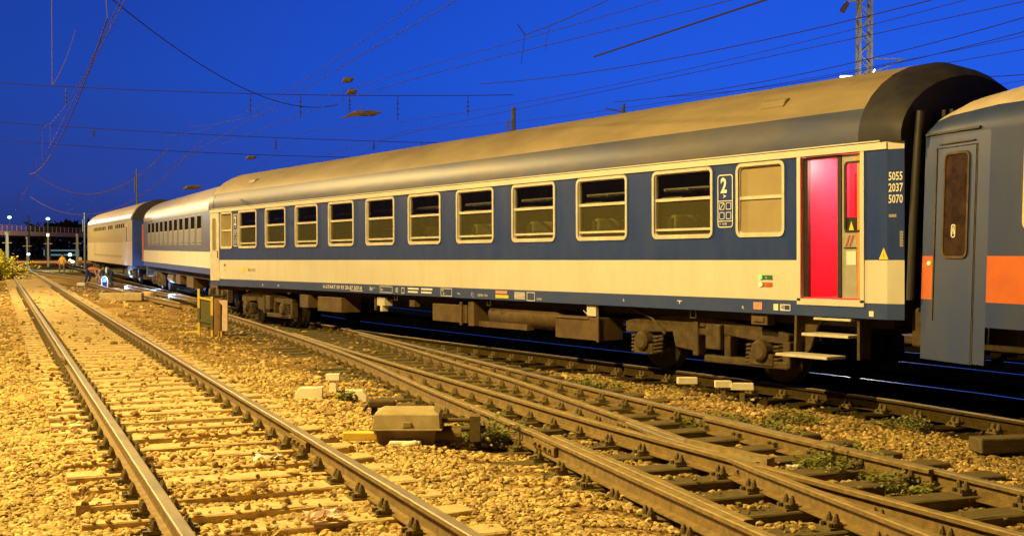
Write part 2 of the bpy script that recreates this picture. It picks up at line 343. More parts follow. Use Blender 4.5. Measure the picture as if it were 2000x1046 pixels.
# fastener: base plate with clamps and tall bolts on either side of the rail foot, x across the rail
def fast_mesh(big=1.0):
    mb = MB(); mb.box(-.18, .18, -.08, .08, 0, .016)
    for sx in (-1, 1):
        mb.box(sx*.105-.035, sx*.105+.035, -.07, .07, .016, .046)
        for q in (-.042, .042): mb.tube([(sx*.105, q, .04), (sx*.105, q, .072), (sx*.105, q, .072), (sx*.105, q, .085), (sx*.105, q, .098*big)], [.027, .027, .020, .020, .010], 7)
        mb.tube([(sx*.158, .045, .016), (sx*.158, .045, .045)], .02, 6); mb.tube([(sx*.158, -.045, .016), (sx*.158, -.045, .045)], .02, 6)
    o = mb.build('rail_fastener', 'fast'); return o
FAST = fast_mesh(1.1).data; bpy.data.objects.remove(bpy.data.objects['rail_fastener'])
SLEEP = []
def sleeper_mesh(L, w, h, mat, seed):
    r = random.Random(seed); mb = MB(); n = 8; vs = []
    for i in range(n+1):
        x = -L/2+L*i/n
        for (yy, zz) in ((-w/2, -h), (-w/2, -.012), (-w/2+.012, 0), (w/2-.012, 0), (w/2, -.012), (w/2, -h)):
            vs.append((x, yy+r.uniform(-.006, .006), zz+(r.uniform(-.004, .004) if zz > -.1 else 0)))
    fs = [(i*6+k, i*6+k+1, (i+1)*6+k+1, (i+1)*6+k) for i in range(n) for k in range(5)]+[tuple(range(6)), tuple(n*6+k for k in range(6))]
    mb.add(vs, fs); o = mb.build('sleeper', mat); me = o.data; bpy.data.objects.remove(o); return me
def put_sleeper(root, me, c, ang, z, rails_at, L, w, name='sleeper'):
    s = bpy.data.objects.new(name, me); COL.objects.link(s); s.parent = root; s.location = (c[0], c[1], z); s.rotation_euler = (0, 0, ang)
    s.location.z = z
    for off in rails_at:
        f = bpy.data.objects.new('rail_fastener', FAST); COL.objects.link(f); f.parent = s; f.location = (off, 0, .0)
    SLEEP.append((c[0], c[1], ang, L, w))
    return s
def line_at(P, y):  # x where polyline crosses y
    Y = P[:, 1]; o = np.argsort(Y); return float(np.interp(y, Y[o], P[o, 0]))

# left track: straight
left = thing('railway_track', 'straight shiny-railed track on pale sleepers, nearest track at the left of the picture', 'track')
def lp(t, q=0): return (LC[0]+LU[0]*t+LN[0]*q, LC[1]+LU[1]*t+LN[1]*q)
for q in (-.7535, .7535): rail('rail', [lp(-8, q), lp(10, q), lp(60, q), lp(130, q), lp(230, q)], left, step=4)
pale = [sleeper_mesh(2.5, .25, .16, 'conc', k) for k in range(4)]
t = -4.0; k = 0
while t < 54:
    c = lp(t+random.uniform(-.03, .03)); put_sleeper(left, pale[k % 4], c, -LD+random.uniform(-.012, .012), railz(*c)-.168, (-.7535, .7535), 2.5, .25); t += .60; k += 1
mb = MB()
while t < 140:
    c = lp(t); R = Matrix.Rotation(-LD, 3, 'Z'); mb.obox((c[0], c[1], railz(*c)-.20), (2.5, .25, .08), R); t += .6
o = mb.build('distant_sleepers', 'conc', left); o['kind'] = 'stuff'
def fishplate(parent, x, y, ang, z):
    mb = MB(); R = Matrix.Rotation(ang, 3, 'Z')
    for sx in (-1, 1):
        mb.obox(Vector((x, y, z-.09))+R @ Vector((sx*.032, 0, 0)), (.035, .62, .085), R)
        for k in (-.22, -.08, .08, .22): mb.obox(Vector((x, y, z-.09))+R @ Vector((sx*.062, k, 0)), (.035, .035, .035), R)
    mb.build('fishplate', 'rust', parent, bevel=.006)
for tt, q in ((3.6, .7535), (13, -.7535)): fishplate(left, *lp(tt, q), -LD, .23)

# turnout in the middle: four rails over long dark timbers
turn = thing('railway_turnout', 'turnout of four converging brown rails on dark timbers between the signal box and the coach', 'turnout')
A = [(3.7, -1), (4.38, 2), (5.33, 5.31), (5.83, 7.03), (6.5, 9.28), (7.52, 13.25), (8.69, 17.5), (9.94, 22.9), (11.0, 28), (12.0, 33)]
B = [(6.1, -1), (6.47, 2), (6.83, 4.53), (6.98, 5.66), (7.19, 7.09), (7.40, 8.61), (7.69, 10.46), (7.95, 11.8), (8.39, 14.1), (8.97, 17.3), (9.72, 21.2), (10.35, 24.3)]
Cc = [(4.2, -1.2), (5.25, 2), (6.25, 4.67), (6.72, 6.05), (7.20, 7.46), (7.58, 8.42), (7.97, 9.67), (8.46, 11.3), (9.33, 14.2), (10.15, 17.5), (11.0, 20.8), (11.72, 23.8)]
D = [(7.0, -1), (7.6, 2.5), (8.25, 5.4), (8.78, 8.1), (9.73, 13.1), (12.0, 24.4), (13.62, 33)]
RA = [rail('rail', p, turn, top=tp) for p, tp in ((A, 'dullrail'), (B, 'dullrail'), (Cc, 'dullrail'), (D, 'shine'))]
rail('check_rail', [(5.52, 5.6), (6.1, 7.5), (6.62, 9.3)], turn, top='dullrail', step=.6)
rail('check_rail', [(8.40, 6.4), (8.68, 8.1), (9.0, 9.8)], turn, top='dullrail', step=.6)
rail('wing_rail', [(7.30, 7.3), (7.52, 8.6), (7.92, 9.8)], turn, top='shine', step=.5)
PA, PB, PC, PD = [RAILS[i] for i in (2, 3, 4, 5)]
y = -0.5; k = 0
dark = {}
while y < 33:
    xa = line_at(PA, y); xd = line_at(PD, y); ang = -radians(13); e0 = .78
    xl = xa-e0; xr = xd+e0; L = (xr-xl)/cos(ang)*.985; key = round(L, 1); 
    if key not in dark: dark[key] = sleeper_mesh(key, .26, .17, 'wood', k)
    xc = (xl+xr)/2; yc = y
    fs = []
    for P in (PA, PB, PC, PD):
        xr_ = line_at(P, y)
        if P[:, 1].min()-.2 < y < P[:, 1].max()+.2: fs.append((xr_-xc)/cos(ang)*.97)
    fs2 = []
    for f_ in sorted(fs):
        if not fs2 or f_-fs2[-1] > .30: fs2.append(f_)
    put_sleeper(turn, dark[key], (xc, yc), ang, railz(xc, yc)-.166, fs2, key, .26); y += .62; k += 1
# crossing nose and the insulated joints
mb = MB(); mb.prism([(7.30, 7.2), (7.44, 7.25), (7.50, 8.4), (7.44, 8.4)], 'z', .10-.16, .10+.004)
mb.build('crossing_nose', 'dullrail', turn)
for x_, y_, a_ in ((6.47, 9.2, -.29), (7.20, 7.2, -.18), (8.05, 9.9, -.29)): fishplate(turn, x_, y_, a_, railz(x_, y_))

# track under the coaches
cen = [(9.55, -6), (10.6, -1.5), (11.75, 4), (12.40, 7), (12.86, 9.6), (13.02, 12), (13.04, 16), (13.05, 24), (13.25, 29), (13.95, 34), (15.1, 40.5), (18.1, 56.6), (22.8, 82), (30, 121), (40, 175)]
tr = thing('railway_track', 'track in deep shadow that carries the train of coaches', 'track')
CEN = resample(cen, 1.0)
for d in (-.75, .75): rail('rail', offset(CEN[::2], d), tr, top='polish' if d > 0 else 'shine', smooth=False).data.materials[1] = M['rustshade']
shaded_sleepers = [sleeper_mesh(2.5, .25, .16, 'oil', k) for k in range(4)]  # sleepers share the dark soil colour that stands in for shade
k = 0; s_ = 0
P = resample(cen, .62); mbs = MB()
for i in range(1, len(P)):
    dd = P[i]-P[i-1]; a = -atan2(dd[0], dd[1])
    if k < 97 and P[i][1] > 1.0: put_sleeper(tr, shaded_sleepers[k % 4], P[i], a, railz(*P[i])-.168, (-.75, .75), 2.5, .25); k += 1
    elif P[i][1] > 5 and P[i][1] < 110: mbs.obox((P[i][0], P[i][1], -.20), (2.5, .25, .08), Matrix.Rotation(a, 3, 'Z'))
o = mbs.build('distant_sleepers', 'oil', tr); o['kind'] = 'stuff'
# tracks beyond the train
for gx, lab in ((17.4, 'shiny track seen under the coaches, next one beyond the train'), (22.2, 'outer track far beyond the train, last one before the masts')):
    t2 = thing('railway_track', lab, 'track')
    for d in (-.75, .75): rail('rail', [(gx+d-3, -6), (gx+d-1, 6), (gx+d, 16), (gx+d+1.5, 34), (gx+d+7, 64), (gx+d+20, 130)], t2, top='polish', step=3)
    mb = MB(); q = resample([(gx-3, -6), (gx-1, 6), (gx, 16), (gx+1.5, 34), (gx+7, 64)], .62)
    for i in range(1, len(q)):
        a = -atan2(*(q[i]-q[i-1])); mb.obox((q[i][0], q[i][1], -.2), (2.5, .25, .08), Matrix.Rotation(a, 3, 'Z'))
    o = mb.build('distant_sleepers', 'oil', t2); o['kind'] = 'stuff'
# siding at the far left crossing over
t3 = thing('railway_track', 'thin siding crossing the yard floor from the left track towards the workers', 'track')
for d in (0, 1.5): rail('rail', [(13.0+d, 40), (14.9+d, 55), (17.3+d, 71), (18.7+d, 86), (19.6+d, 99), (22+d, 130)], t3, top='dullrail', step=3)

# ------------------------------------------------------------------ ballast stones (uncountable)
def stones():
    protos = []
    for k in range(6):
        bm = bmesh.new(); bmesh.ops.create_icosphere(bm, subdivisions=1, radius=1)
        r = random.Random(k); sc = (r.uniform(.8, 1.3), r.uniform(.6, .95), r.uniform(.45, .75))
        for v in bm.verts:
            f = r.uniform(.62, 1.28); v.co = Vector((v.co.x*sc[0]*f, v.co.y*sc[1]*f, v.co.z*sc[2]*f))
        bm.verts.ensure_lookup_table()
        protos.append((np.array([v.co[:] for v in bm.verts]), np.array([[v.index for v in f.verts] for f in bm.faces]))); bm.free()
    # random points in the view wedge, density falling with distance
    th = radians(33.4); bands = [(5.6, 9, 27000, .0215), (9, 13, 30000, .023), (13, 20, 30000, .028), (20, 32, 20000, .037), (32, 60, 11000, .055)]
    X, Y, R = [], [], []
    for z0, z1, n, rad in bands:
        z = np.sqrt(rng.uniform(z0**2, z1**2, n)); l = rng.uniform(-.47, .47, n)*z
        X.append(z*sin(th)+l*cos(th)); Y.append(z*cos(th)-l*sin(th)); R.append(rad*rng.lognormal(0, .28, n))
    X, Y, R = map(np.concatenate, (X, Y, R)); keep = np.ones(len(X), bool)
    keep &= ~((X > 14.2) & (Y < 40))
    for P in RAILS:
        for i in range(len(P)-1):
            a, b = P[i], P[i+1]
            if a[1] > 62 or b[1] < 0: continue
            d = b-a; L2 = d @ d
            if L2 < 1e-6: continue
            t = np.clip(((X-a[0])*d[0]+(Y-a[1])*d[1])/L2, 0, 1); dist = np.hypot(X-a[0]-t*d[0], Y-a[1]-t*d[1]); keep &= dist > .085+R*.6
    u = rng.random(len(X)); on = np.zeros(len(X), bool)
    for (cx, cy, an, L, w) in SLEEP:
        dx, dy = X-cx, Y-cy; a = dx*cos(an)+dy*sin(an); b = -dx*sin(an)+dy*cos(an); on |= (abs(a) < L/2) & (abs(b) < w/2+.01)
    q = (X-LC[0])*LN[0]+(Y-LC[1])*LN[1]
    patch = np.sin(X*1.9+3*np.sin(Y*.7))*np.sin(Y*2.3+X) > .35
    pr = np.where(abs(q) < 1.4, np.where(patch, .40, .09), .05)
    keep &= (~on) | (u < pr)
    dusty = (q > 1.3) & (q < 5.5) & (Y > 17); keep &= ~(dusty & (u > .35))
    X, Y, R, on = X[keep], Y[keep], R[keep], on[keep]; Z = groundz_np(X, Y)+R*.25
    Z = np.where(on, np.array([railz(x, y) for x, y in zip(X, Y)])-.165+R*.35, Z)
    q = (X-LC[0])*LN[0]+(Y-LC[1])*LN[1]; in_shade = traindist(X, Y) > -1.2+rng.normal(0, .12, len(X)); rust = (np.interp(q, [2.2, 4.0, 5.4, 6.2, 7.5], [.05, .85, .8, .5, .9]) > rng.random(len(X)))  # stones beside and beyond the train take the painted shade colour
    V, F, MI = [], [], []; base = 0; kind = rng.integers(0, 6, len(X))
    for k in range(6):
        pv, pf = protos[k]; m = kind == k; n = m.sum(); nv = len(pv)
        a = rng.uniform(0, 2*pi, n); tx = rng.normal(0, .45, n)
        v = pv[None]*R[m][:, None, None]
        cy, sy = np.cos(tx)[:, None], np.sin(tx)[:, None]; y2 = v[:, :, 1]*cy-v[:, :, 2]*sy; z2 = v[:, :, 1]*sy+v[:, :, 2]*cy
        ca, sa = np.cos(a)[:, None], np.sin(a)[:, None]; x3 = v[:, :, 0]*ca-y2*sa; y3 = v[:, :, 0]*sa+y2*ca
        V.append(np.stack([x3+X[m][:, None], y3+Y[m][:, None], z2+Z[m][:, None]], -1).reshape(-1, 3))
        MI.append(np.repeat(np.where(in_shade, 2, rust.astype(int))[m], len(pf))); F.append((pf[None]+(np.arange(n)*nv)[:, None, None]+base).reshape(-1, 3)); base += n*nv
    V = np.concatenate(V); F = np.concatenate(F); me = bpy.data.meshes.new('ballast_stones')
    me.vertices.add(len(V)); me.vertices.foreach_set('co', V.ravel()); me.loops.add(F.size); me.loops.foreach_set('vertex_index', F.ravel().astype(np.int32))
    me.polygons.add(len(F)); me.polygons.foreach_set('loop_start', np.arange(0, F.size, 3, dtype=np.int32)); me.polygons.foreach_set('loop_total', np.full(len(F), 3, dtype=np.int32))
    me.update(); me.validate(); me.materials.append(M['stone']); me.materials.append(M['rstone']); me.materials.append(M['stoneshade'])
    me.polygons.foreach_set('use_smooth', np.zeros(len(F), bool)); MI = np.concatenate(MI); me.polygons.foreach_set('material_index', MI.astype(np.int32))
    o = bpy.data.objects.new('ballast_stones', me); COL.objects.link(o)
    tag(o, 'loose pale crushed stones covering the yard floor between the tracks', 'ballast', kind='stuff')
stones()

# ------------------------------------------------------------------ coaches
XS = 1.41
PROF = [(-1.41, 3.10), (-1.415, 3.22), (-1.38, 3.36), (-1.30, 3.51), (-1.17, 3.66), (-.98, 3.81), (-.74, 3.94), (-.46, 4.04), (-.2, 4.09), (0, 4.105)]
PROF = PROF+[(-a, b) for a, b in PROF[-2::-1]]
def wall(mb, y0, y1, bands, holes, x, depth, mats, ycuts=()):
    ys_ = sorted(set([y0, y1]+[v for h in holes for v in h[:2]]+list(ycuts))); zs = sorted(set([v for b in bands for v in b[:2]]+[v for h in holes for v in h[2:4]]))
    for i in range(len(ys_)-1):
        for j in range(len(zs)-1):
            yc, zc = (ys_[i]+ys_[i+1])/2, (zs[j]+zs[j+1])/2
            if any(h[0] < yc < h[1] and h[2] < zc < h[3] for h in holes): continue
            mi = next((b[2] for b in bands if b[0] < zc < b[1]), None)
            if mi is None: continue
            mb.quad((x, ys_[i], zs[j]), (x, ys_[i], zs[j+1]), (x, ys_[i+1], zs[j+1]), (x, ys_[i+1], zs[j]), mi)
    for (a, b, c, d) in holes:
        xi = x+depth
        for p, q_ in (((a, c), (a, d)), ((a, d), (b, d)), ((b, d), (b, c)), ((b, c), (a, c))):
            mb.quad((x, *p), (x, *q_), (xi, *q_), (xi, *p), 0)
def window(parent, side, yc, z0, z1, w, cut, frost=False, gap=True, frame='creamframe', lowmat='glasslow', upmat='glass', flush=False):
    """one window with frame, sash bars and two panes; side = -1 camera side at x=-XS"""
    x = side*XS; n = side; zc, h = (z0+z1)/2, z1-z0; mb = MB()
    ring(mb, yc, zc, w, h, .10, .028 if flush else .045, x-n*.02, x+n*(.005 if flush else .016))
    if not flush: ring(mb, yc, zc, w-.075, h-.075, .07, .022, x-n*.05, x-n*.008)
    iw = w-(.055 if flush else .11)
    mb.box(min(x-n*.05, x-n*.012), max(x-n*.05, x-n*.012), yc-iw/2, yc+iw/2, cut-.022, cut+.022)
    if gap: mb.box(min(x-n*.05, x-n*.012), max(x-n*.05, x-n*.012), yc-iw/2, yc+iw/2, z0+.115, z0+.15)
    o = mb.build('window', frame, parent)
    xa = x+(n*.004 if flush else -n*.034)
    def pane(nm, za, zb, mt):
        p = MB(); ya, yb = (yc-iw/2, yc+iw/2) if n > 0 else (yc+iw/2, yc-iw/2); p.quad((xa, ya, za), (xa, yb, za), (xa, yb, zb), (xa, ya, zb)); p.build(nm, mt, o, fix=False)
    pane('upper_pane', cut+.022, z1-.055, 'blind' if frost else upmat)
    pane('lower_pane', z0+.055, cut-.022, 'blind' if frost else lowmat)
    return o
def roof(parent, L, mlow, mtop, mend, end=.85, apex=0, y0=0, dome=False):
    mb = MB(); P = [(a, b+apex*max(0, (b-3.1))) for a, b in PROF]; n = len(P); ysr = [y0, y0+end, L-.0 if False else L-end, L]
    dk = {0: .80, 1: .885} if dome else {0: .985}
    st = [y0+.0, y0+.12]+([y0+.42, y0+end] if dome else [y0+end])+[y0+end+(L-y0-2*end)*k/12 for k in range(1, 13)]+[L-.10, L]
    vs = []
    for i, yy in enumerate(st):
        k = .985 if i in (0, len(st)-1) else 1; kz = k
        if dome: kz = {0: .80, 1: .90, 2: 1}.get(i, .985 if i == len(st)-1 else 1)
        vs += [(a*k, yy, 3.10+(b-3.10)*kz) for a, b in P]
    fs, ms = [], []
    for i in range(len(st)-1):
        for j in range(n-1):
            zc = (P[j][1]+P[j+1][1])/2; fs.append((i*n+j, i*n+j+1, (i+1)*n+j+1, (i+1)*n+j))
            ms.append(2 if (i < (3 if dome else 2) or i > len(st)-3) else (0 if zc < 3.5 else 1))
    mb.v = vs; mb.f = fs; mb.m = ms
    mb.f.append(tuple(range(n))); mb.m.append(2); mb.f.append(tuple((len(st)-1)*n+k for k in range(n))); mb.m.append(2)
    return mb.build('roof', [mlow, mtop, mend], parent, smooth=True)
def bogie(parent, yc, mat='bogie', simple=False):
    """side frames with arched beam, springs, axle boxes and four wheels, all under one mesh parent"""
    mb = MB()
    for sx in (-1, 1):
        x0, x1 = sx*1.02, sx*1.16
        a, b = min(x0, x1), max(x0, x1)
        top = [(-1.72, .70), (-1.1, .80), (-.3, .86), (.5, .88), (1.3, .82), (1.72, .74)]
        bot = [(1.72, .56), (1.3, .58), (.95, .60), (.62, .62), (.55, .40), (.10, .36), (.05, .60), (-.62, .62), (-1.1, .58), (-1.72, .56)]
        mb.prism([(yc+u, w) for u, w in top+bot], 'x', a, b)
        mb.box(a-.02, b+.02, yc-1.72, yc-.1, .225, .33)       # lower tie beam
        mb.box(a-.01, b+.01, yc-.62, yc-.5, .24, .62); mb.box(a-.01, b+.01, yc-1.75, yc-1.62, .24, .60)
        mb.box(a-.03, b+.03, yc+.02, yc+.14, .30, .80)
        mb.obox((sx*1.20, yc-.35, .60), (.10, .30, .36))      # damper bracket
    mb.box(-1.0, 1.0, yc-.3, yc+.3, .45, .75)
    bg_ = mb.build('bogie', mat, parent, bevel=.02)
    for sy in (-1, 1):
        for sx in (-1, 1):
            w = MB(); w.tube([(sx*.68, yc+sy*1.25, .46), (sx*.70, yc+sy*1.25, .46), (sx*.71, yc+sy*1.25, .46), (sx*.80, yc+sy*1.25, .46), (sx*.82, yc+sy*1.25, .46)], [.49, .49, .46, .455, .40], 28); w.build('wheel', 'wheel', bg_)
            x = MB(); x.tube([(sx*.95, yc+sy*1.25, .46), (sx*1.24, yc+sy*1.25, .46), (sx*1.27, yc+sy*1.25, .46)], [.16, .15, .11], 14); x.box(min(sx*.98, sx*1.2), max(sx*.98, sx*1.2), yc+sy*1.25-.22, yc+sy*1.25+.22, .26, .42)
            x.build('axle_box', mat, bg_, bevel=.01)
            if simple: continue
            for dy in (-.26, .26):
                s = MB(); pts = [(sx*1.10+.075*cos(t*.9), yc+sy*1.25+dy+.075*sin(t*.9), .27+.29*t/36) for t in range(37)]; s.tube(pts, .022, 6); s.build('spring', mat, bg_)
    for sy in (-1, 1): w = MB(); w.tube([(-.7, yc+sy*1.25, .46), (.7, yc+sy*1.25, .46)], .08, 10); w.build('axle', 'wheel', bg_)
    return bg_
def R_(y): return (0, -1, 0)
RT, UP = (0, -1, 0), (0, 0, 1)

# ---- main coach
L1 = 23.65
c1 = thing('passenger_coach', 'long blue and cream coach with split windows and an open red-lit door', 'railway coach', (13.04, 9.5, .04), 0, 'coaches of the standing train', rx=-.0068)
BND = [(.98, 1.17, 1), (1.17, 1.69, 0), (1.69, 3.01, 2), (3.01, 3.10, 0)]
WY = [3.66+1.902*k for k in range(10)]
holes = [(y-.60, y+.60, 2.045, 2.955) for y in WY]+[(1.70, 2.49, 2.045, 2.955), (21.93, 22.77, 2.045, 2.955), (.40, 1.37, 1.20, 3.005)]
mb = MB(); wall(mb, 0, L1, BND, holes, -XS, .07, None)
# far wall, plain
for z0, z1, mi in BND: mb.quad((XS, 0, z0), (XS, L1, z0), (XS, L1, z1), (XS, 0, z1), mi)
# tapered corner panels and end walls
TP = .19; TX = 1.335
for yy, sg in ((0, -1), (L1, 1)):
    for sx in (-1, 1):
        for z0, z1, mi in [(.98, 1.17, 1), (1.17, 1.69, 0), (1.69, 3.01, 2), (3.01, 3.10, 0)]:
            if yy == 0 and sx == -1 and mi == 0 and z0 < 2: mi = 0
            mb.quad((sx*XS, yy, z0), (sx*TX, yy+sg*TP, z0), (sx*TX, yy+sg*TP, z1), (sx*XS, yy, z1), mi)
    mb.quad((-TX, yy+sg*TP, .98), (TX, yy+sg*TP, .98), (TX, yy+sg*TP, 3.10), (-TX, yy+sg*TP, 3.10), 3)
body = mb.build('body', ['cream', 'bluesill', 'blue', 'roofend'], c1)
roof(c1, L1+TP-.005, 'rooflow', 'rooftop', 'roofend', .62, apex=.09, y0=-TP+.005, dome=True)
mb = MB(); mb.box(-1.43, -1.412, -.003, L1, 3.015, 3.095); mb.box(-1.425, -1.40, .1, L1-.1, 3.11, 3.125); mb.build('cantrail_strip', 'cream', c1)
mb = MB(); mb.tube([(-1.305, .75, 3.515), (-1.305, 22.8, 3.515)], .007, 5); mb.build('roof_seam', 'roofend', c1)
mb = MB(); mb.tube([(-.98, .75, 3.845), (-.98, 2.6, 3.845)], .008, 5); mb.build('roof_seam', 'roofend', c1)
# roof gutter weld line + ventilators
for yy in (2.15, 21.2):
    mb = MB(); mb.prism([(-.11, -.02), (.11, -.02), (.10, .07), (.02, .085), (-.08, .05)], 'y', -.22, .22); o = mb.build('roof_vent', 'rooftop', c1, bevel=.02); o.location = (-1.06, yy, 3.76); o.rotation_euler = (0, radians(-38), 0)
w0 = None
for i, y in enumerate(WY):
    if w0 is None: w0 = window(c1, -1, 0, 2.0, 3.0, 1.31, 2.57); w0.location = (0, y, 0)
    else: c = copy_tree(w0, c1); c.location = (0, y, 0)
window(c1, -1, 2.095, 2.0, 3.0, .90, 2.53, frost=True, gap=False)
o = window(c1, -1, 22.35, 2.0, 3.0, .93, 2.50, gap=False, upmat='blind2', lowmat='blind2')
# interior: floor, partition, ceiling, seats, racks
mb = MB(); mb.box(-1.38, 1.38, 1.5, L1-.1, 1.18, 1.22); mb.box(.55, .60, 1.5, L1-.1, 1.22, 3.2); mb.box(-1.35, 1.35, 1.5, L1-.1, 3.16, 3.2)
mb.box(-1.33, .6, 1.50, 1.54, 1.22, 3.16); mb.build('cabin_lining', 'inner', c1)
seat0 = None
for k in range(20):
    y = 3.2+k*.93
    if y > 21.6: break
    if seat0 is None:
        mb = MB(); mb.prism([(-.06, 1.62), (.42, 1.62), (.42, 1.72), (.06, 1.74), (-.02, 2.32), (-.12, 2.32)], 'x', -1.30, .5); seat0 = mb.build('seat', 'seat', c1, bevel=.03); seat0.location = (0, y, 0)
        h_ = MB(); h_.box(-1.25, -.80, -.14, -.03, 2.16, 2.36); h_.box(-.7, -.2, -.14, -.03, 2.16, 2.36); h_.build('headrest', 'creamframe', seat0, bevel=.03)
    else: copy_tree(seat0, c1).location = (0, y, 0)
mb = MB()
for y in WY:
    for dx in (-1.22, -1.08, -.94, -.80): mb.tube([(dx, y-.55, 2.74), (dx, y+.62, 2.74)], .014, 5)
    for dy in (-.5, 0, .5): mb.bar((-1.3, y+dy, 2.72), (-.78, y+dy, 2.72), .025, .03)
    mb.box(-1.28, -.9, y+.15, y+.60, 2.60, 2.62)
mb.build('luggage_rack', 'rack', c1)
# markings
mb = MB(); X0 = -XS-.004
def T(s, y, z, h, xs=.75, mi=0, w=.01): text(mb, s, (X0, y, z), RT, UP, h, xs, mi, w)
def frame(y0, y1, z0, z1, t=.012, mi=0):
    for a in ((y0, y0+t, z0, z1), (y1-t, y1, z0, z1), (y0+t, y1-t, z0, z0+t), (y0+t, y1-t, z1-t, z1)): mb.box(X0-.001, X0, *a, mi)
def sign(yr, yl, z0, z1):
    w = yl-yr; yc = (yr+yl)/2; h = z1-z0
    ring(mb, yc, (z0+z1)/2, w, h, w*.16, .014, X0+.002, X0-.002)
    mb.box(X0-.001, X0, yr+.012, yl-.012, z0+h*.495, z0+h*.51); mb.box(X0-.001, X0, yr+.012, yl-.012, z0+h*.115, z0+h*.13)
    T('2', yl-w*.20, z0+h*.665, h*.28, .85, 0, .035)
    text(mb, 'A', (X0, yc+w*.12, z0+h*.62), (0, 0, -1), (0, -1, 0), h*.075, .8, 0, .03)
    for a in (0, 1):
        for b in (0, 1):
            ring(mb, yc+w*(.22 if a == 0 else -.22), z0+h*(.405 if b else .225), w*.34, h*.135, .02, .009, X0+.002, X0-.002)
    mb.bar((X0-.002, yl-w*.16, z0+h*.35), (X0-.002, yl-w*.40, z0+h*.46), .003, .01)
    T('V  11-50', yl-w*.12, z0+h*.05, h*.045, .9, 0, .02)
MK = ['white', 'greymark', 'pinkmark', 'yellow', 'green', 'redmark']
def flush_mb(name):
    global mb
    mb.build(name, MK, c1); mb = MB()
sign(2.61, 2.91, 2.14, 2.87); flush_mb('class_sign'); sign(21.50, 21.80, 2.06, 2.92); flush_mb('class_sign')
zt = 1.045
T('H-START 50 55 20-37 507-0', 16.05, zt, .080, 1.55, w=.012); mb.box(X0-.001, X0, 14.0, 14.62, zt-.028, zt-.016); flush_mb('number_lettering'); T('Bd', 13.66, zt, .075, 1.2); T('mpv', 13.48, zt+.045, .03, .8)
frame(12.62, 13.18, 1.01, 1.145); T('MÁV', 13.14, zt, .05, .7)
flush_mb('type_lettering'); ring(mb, 12.42, 1.075, .10, .10, .049, .012, X0+.002, X0-.002); T('K', 12.45, zt+.01, .04, .7); frame(12.10, 12.22, 1.01, 1.13)
for a, b in ((11.5, 11.95), (10.95, 11.40)):
    mb.box(X0-.001, X0, a, b, 1.10, 1.135, 0); mb.box(X0-.001, X0, a+.03, b, 1.035, 1.07, 0)
flush_mb('brake_lettering'); frame(10.20, 10.62, 1.0, 1.15); T('REV', 10.58, 1.09, .035, .8); T('28', 10.54, 1.03, .04, .9)
T('◊ max', 10.0, zt, .04, .7); T('/ |', 9.5, 1.02, .08, .9); T('r 22/140 t · 6.3/w', 9.28, 1.03, .045, .8)
flush_mb('revision_lettering'); mb.box(X0-.001, X0, 8.28, 8.66, 1.09, 1.145, 2); mb.box(X0-.001, X0, 8.24, 8.66, 1.015, 1.07, 3)
for k in range(6): mb.box(X0-.001, X0, 7.72, 8.05, 1.015+k*.021, 1.027+k*.021, 0)
frame(7.42, 7.66, .99, 1.14); T('járművek', 7.36, 1.015, .04, .7)
flush_mb('data_plates'); T('⊥', 21.9, 1.03, .03); T('T', 20.2, 1.05, .025); flush_mb('sill_marks'); T('A', 19.75, 1.03, .06, 1.1); T('104', 18.75, 1.03, .06, .9); T('L', 19.1, 1.03, .02); T('⌐', 22.3, 1.05, .03)
flush_mb('sill_marks'); T('IL', 5.02, 1.06, .035, 1.0, w=.03); mb.box(X0-.001, X0, 3.66, 3.76, 1.095, 1.108); mb.box(X0-.001, X0, 3.70, 3.72, 1.06, 1.095)
T('4L', 2.44, 1.03, .045, .7); mb.box(X0-.001, X0, 2.06, 2.22, 1.03, 1.13, 2); T('321', 1.72, 1.045, .055, .65, w=.02)
frame(1.55, 1.73, 1.03, 1.115); mb.box(X0-.001, X0, 1.765, 1.85, 1.03, 1.115); mb.box(X0-.001, X0, .20, .27, 1.01, 1.075)
flush_mb('sill_marks')
T('MÁV-START', 20.75, 1.39, .085, .85, 1, .008)
mb.add([(X0, 21.05+.11*cos(a), 1.44+.085*sin(a)) for a in [2*pi*k/16 for k in range(16)]], [tuple(range(16))], 3)
flush_mb('operator_logo'); mb.box(X0-.001, X0, 22.42, 22.55, 1.52, 1.58, 4); mb.box(X0-.001, X0, 22.42, 22.55, 1.40, 1.46, 3)
flush_mb('button_plates')
mb.add([(X0, .12, 1.70), (X0, -.03+.01, 1.70), (X0, .05, 1.84)], [(0, 1, 2)], 3); mb.add([(X0-.001, .06, 1.73), (X0-.001, .04, 1.73), (X0-.001, .05, 1.80)], [(0, 1, 2)], 1)
flush_mb('warning_triangle'); mb.box(X0-.001, X0, 1.87, 2.08, 1.43, 1.49, 4); mb.box(X0-.001, X0, 1.87, 2.08, 1.335, 1.395, 5); 
text(mb, 'H|', (X0-.003, 2.00, 1.445), RT, UP, .03, .9); text(mb, 'Z', (X0-.003, 2.00, 1.35), RT, UP, .03, .9, 3)
mb.build('button_plates', MK, c1)
for z_, m_ in ((1.46, 'glow'), (1.365, 'glow2')):
    b_ = MB(); b_.tube([(-XS, 2.08, z_), (-XS-.02, 2.08, z_)], .028, 14); b_.build('door_button', m_, c1)
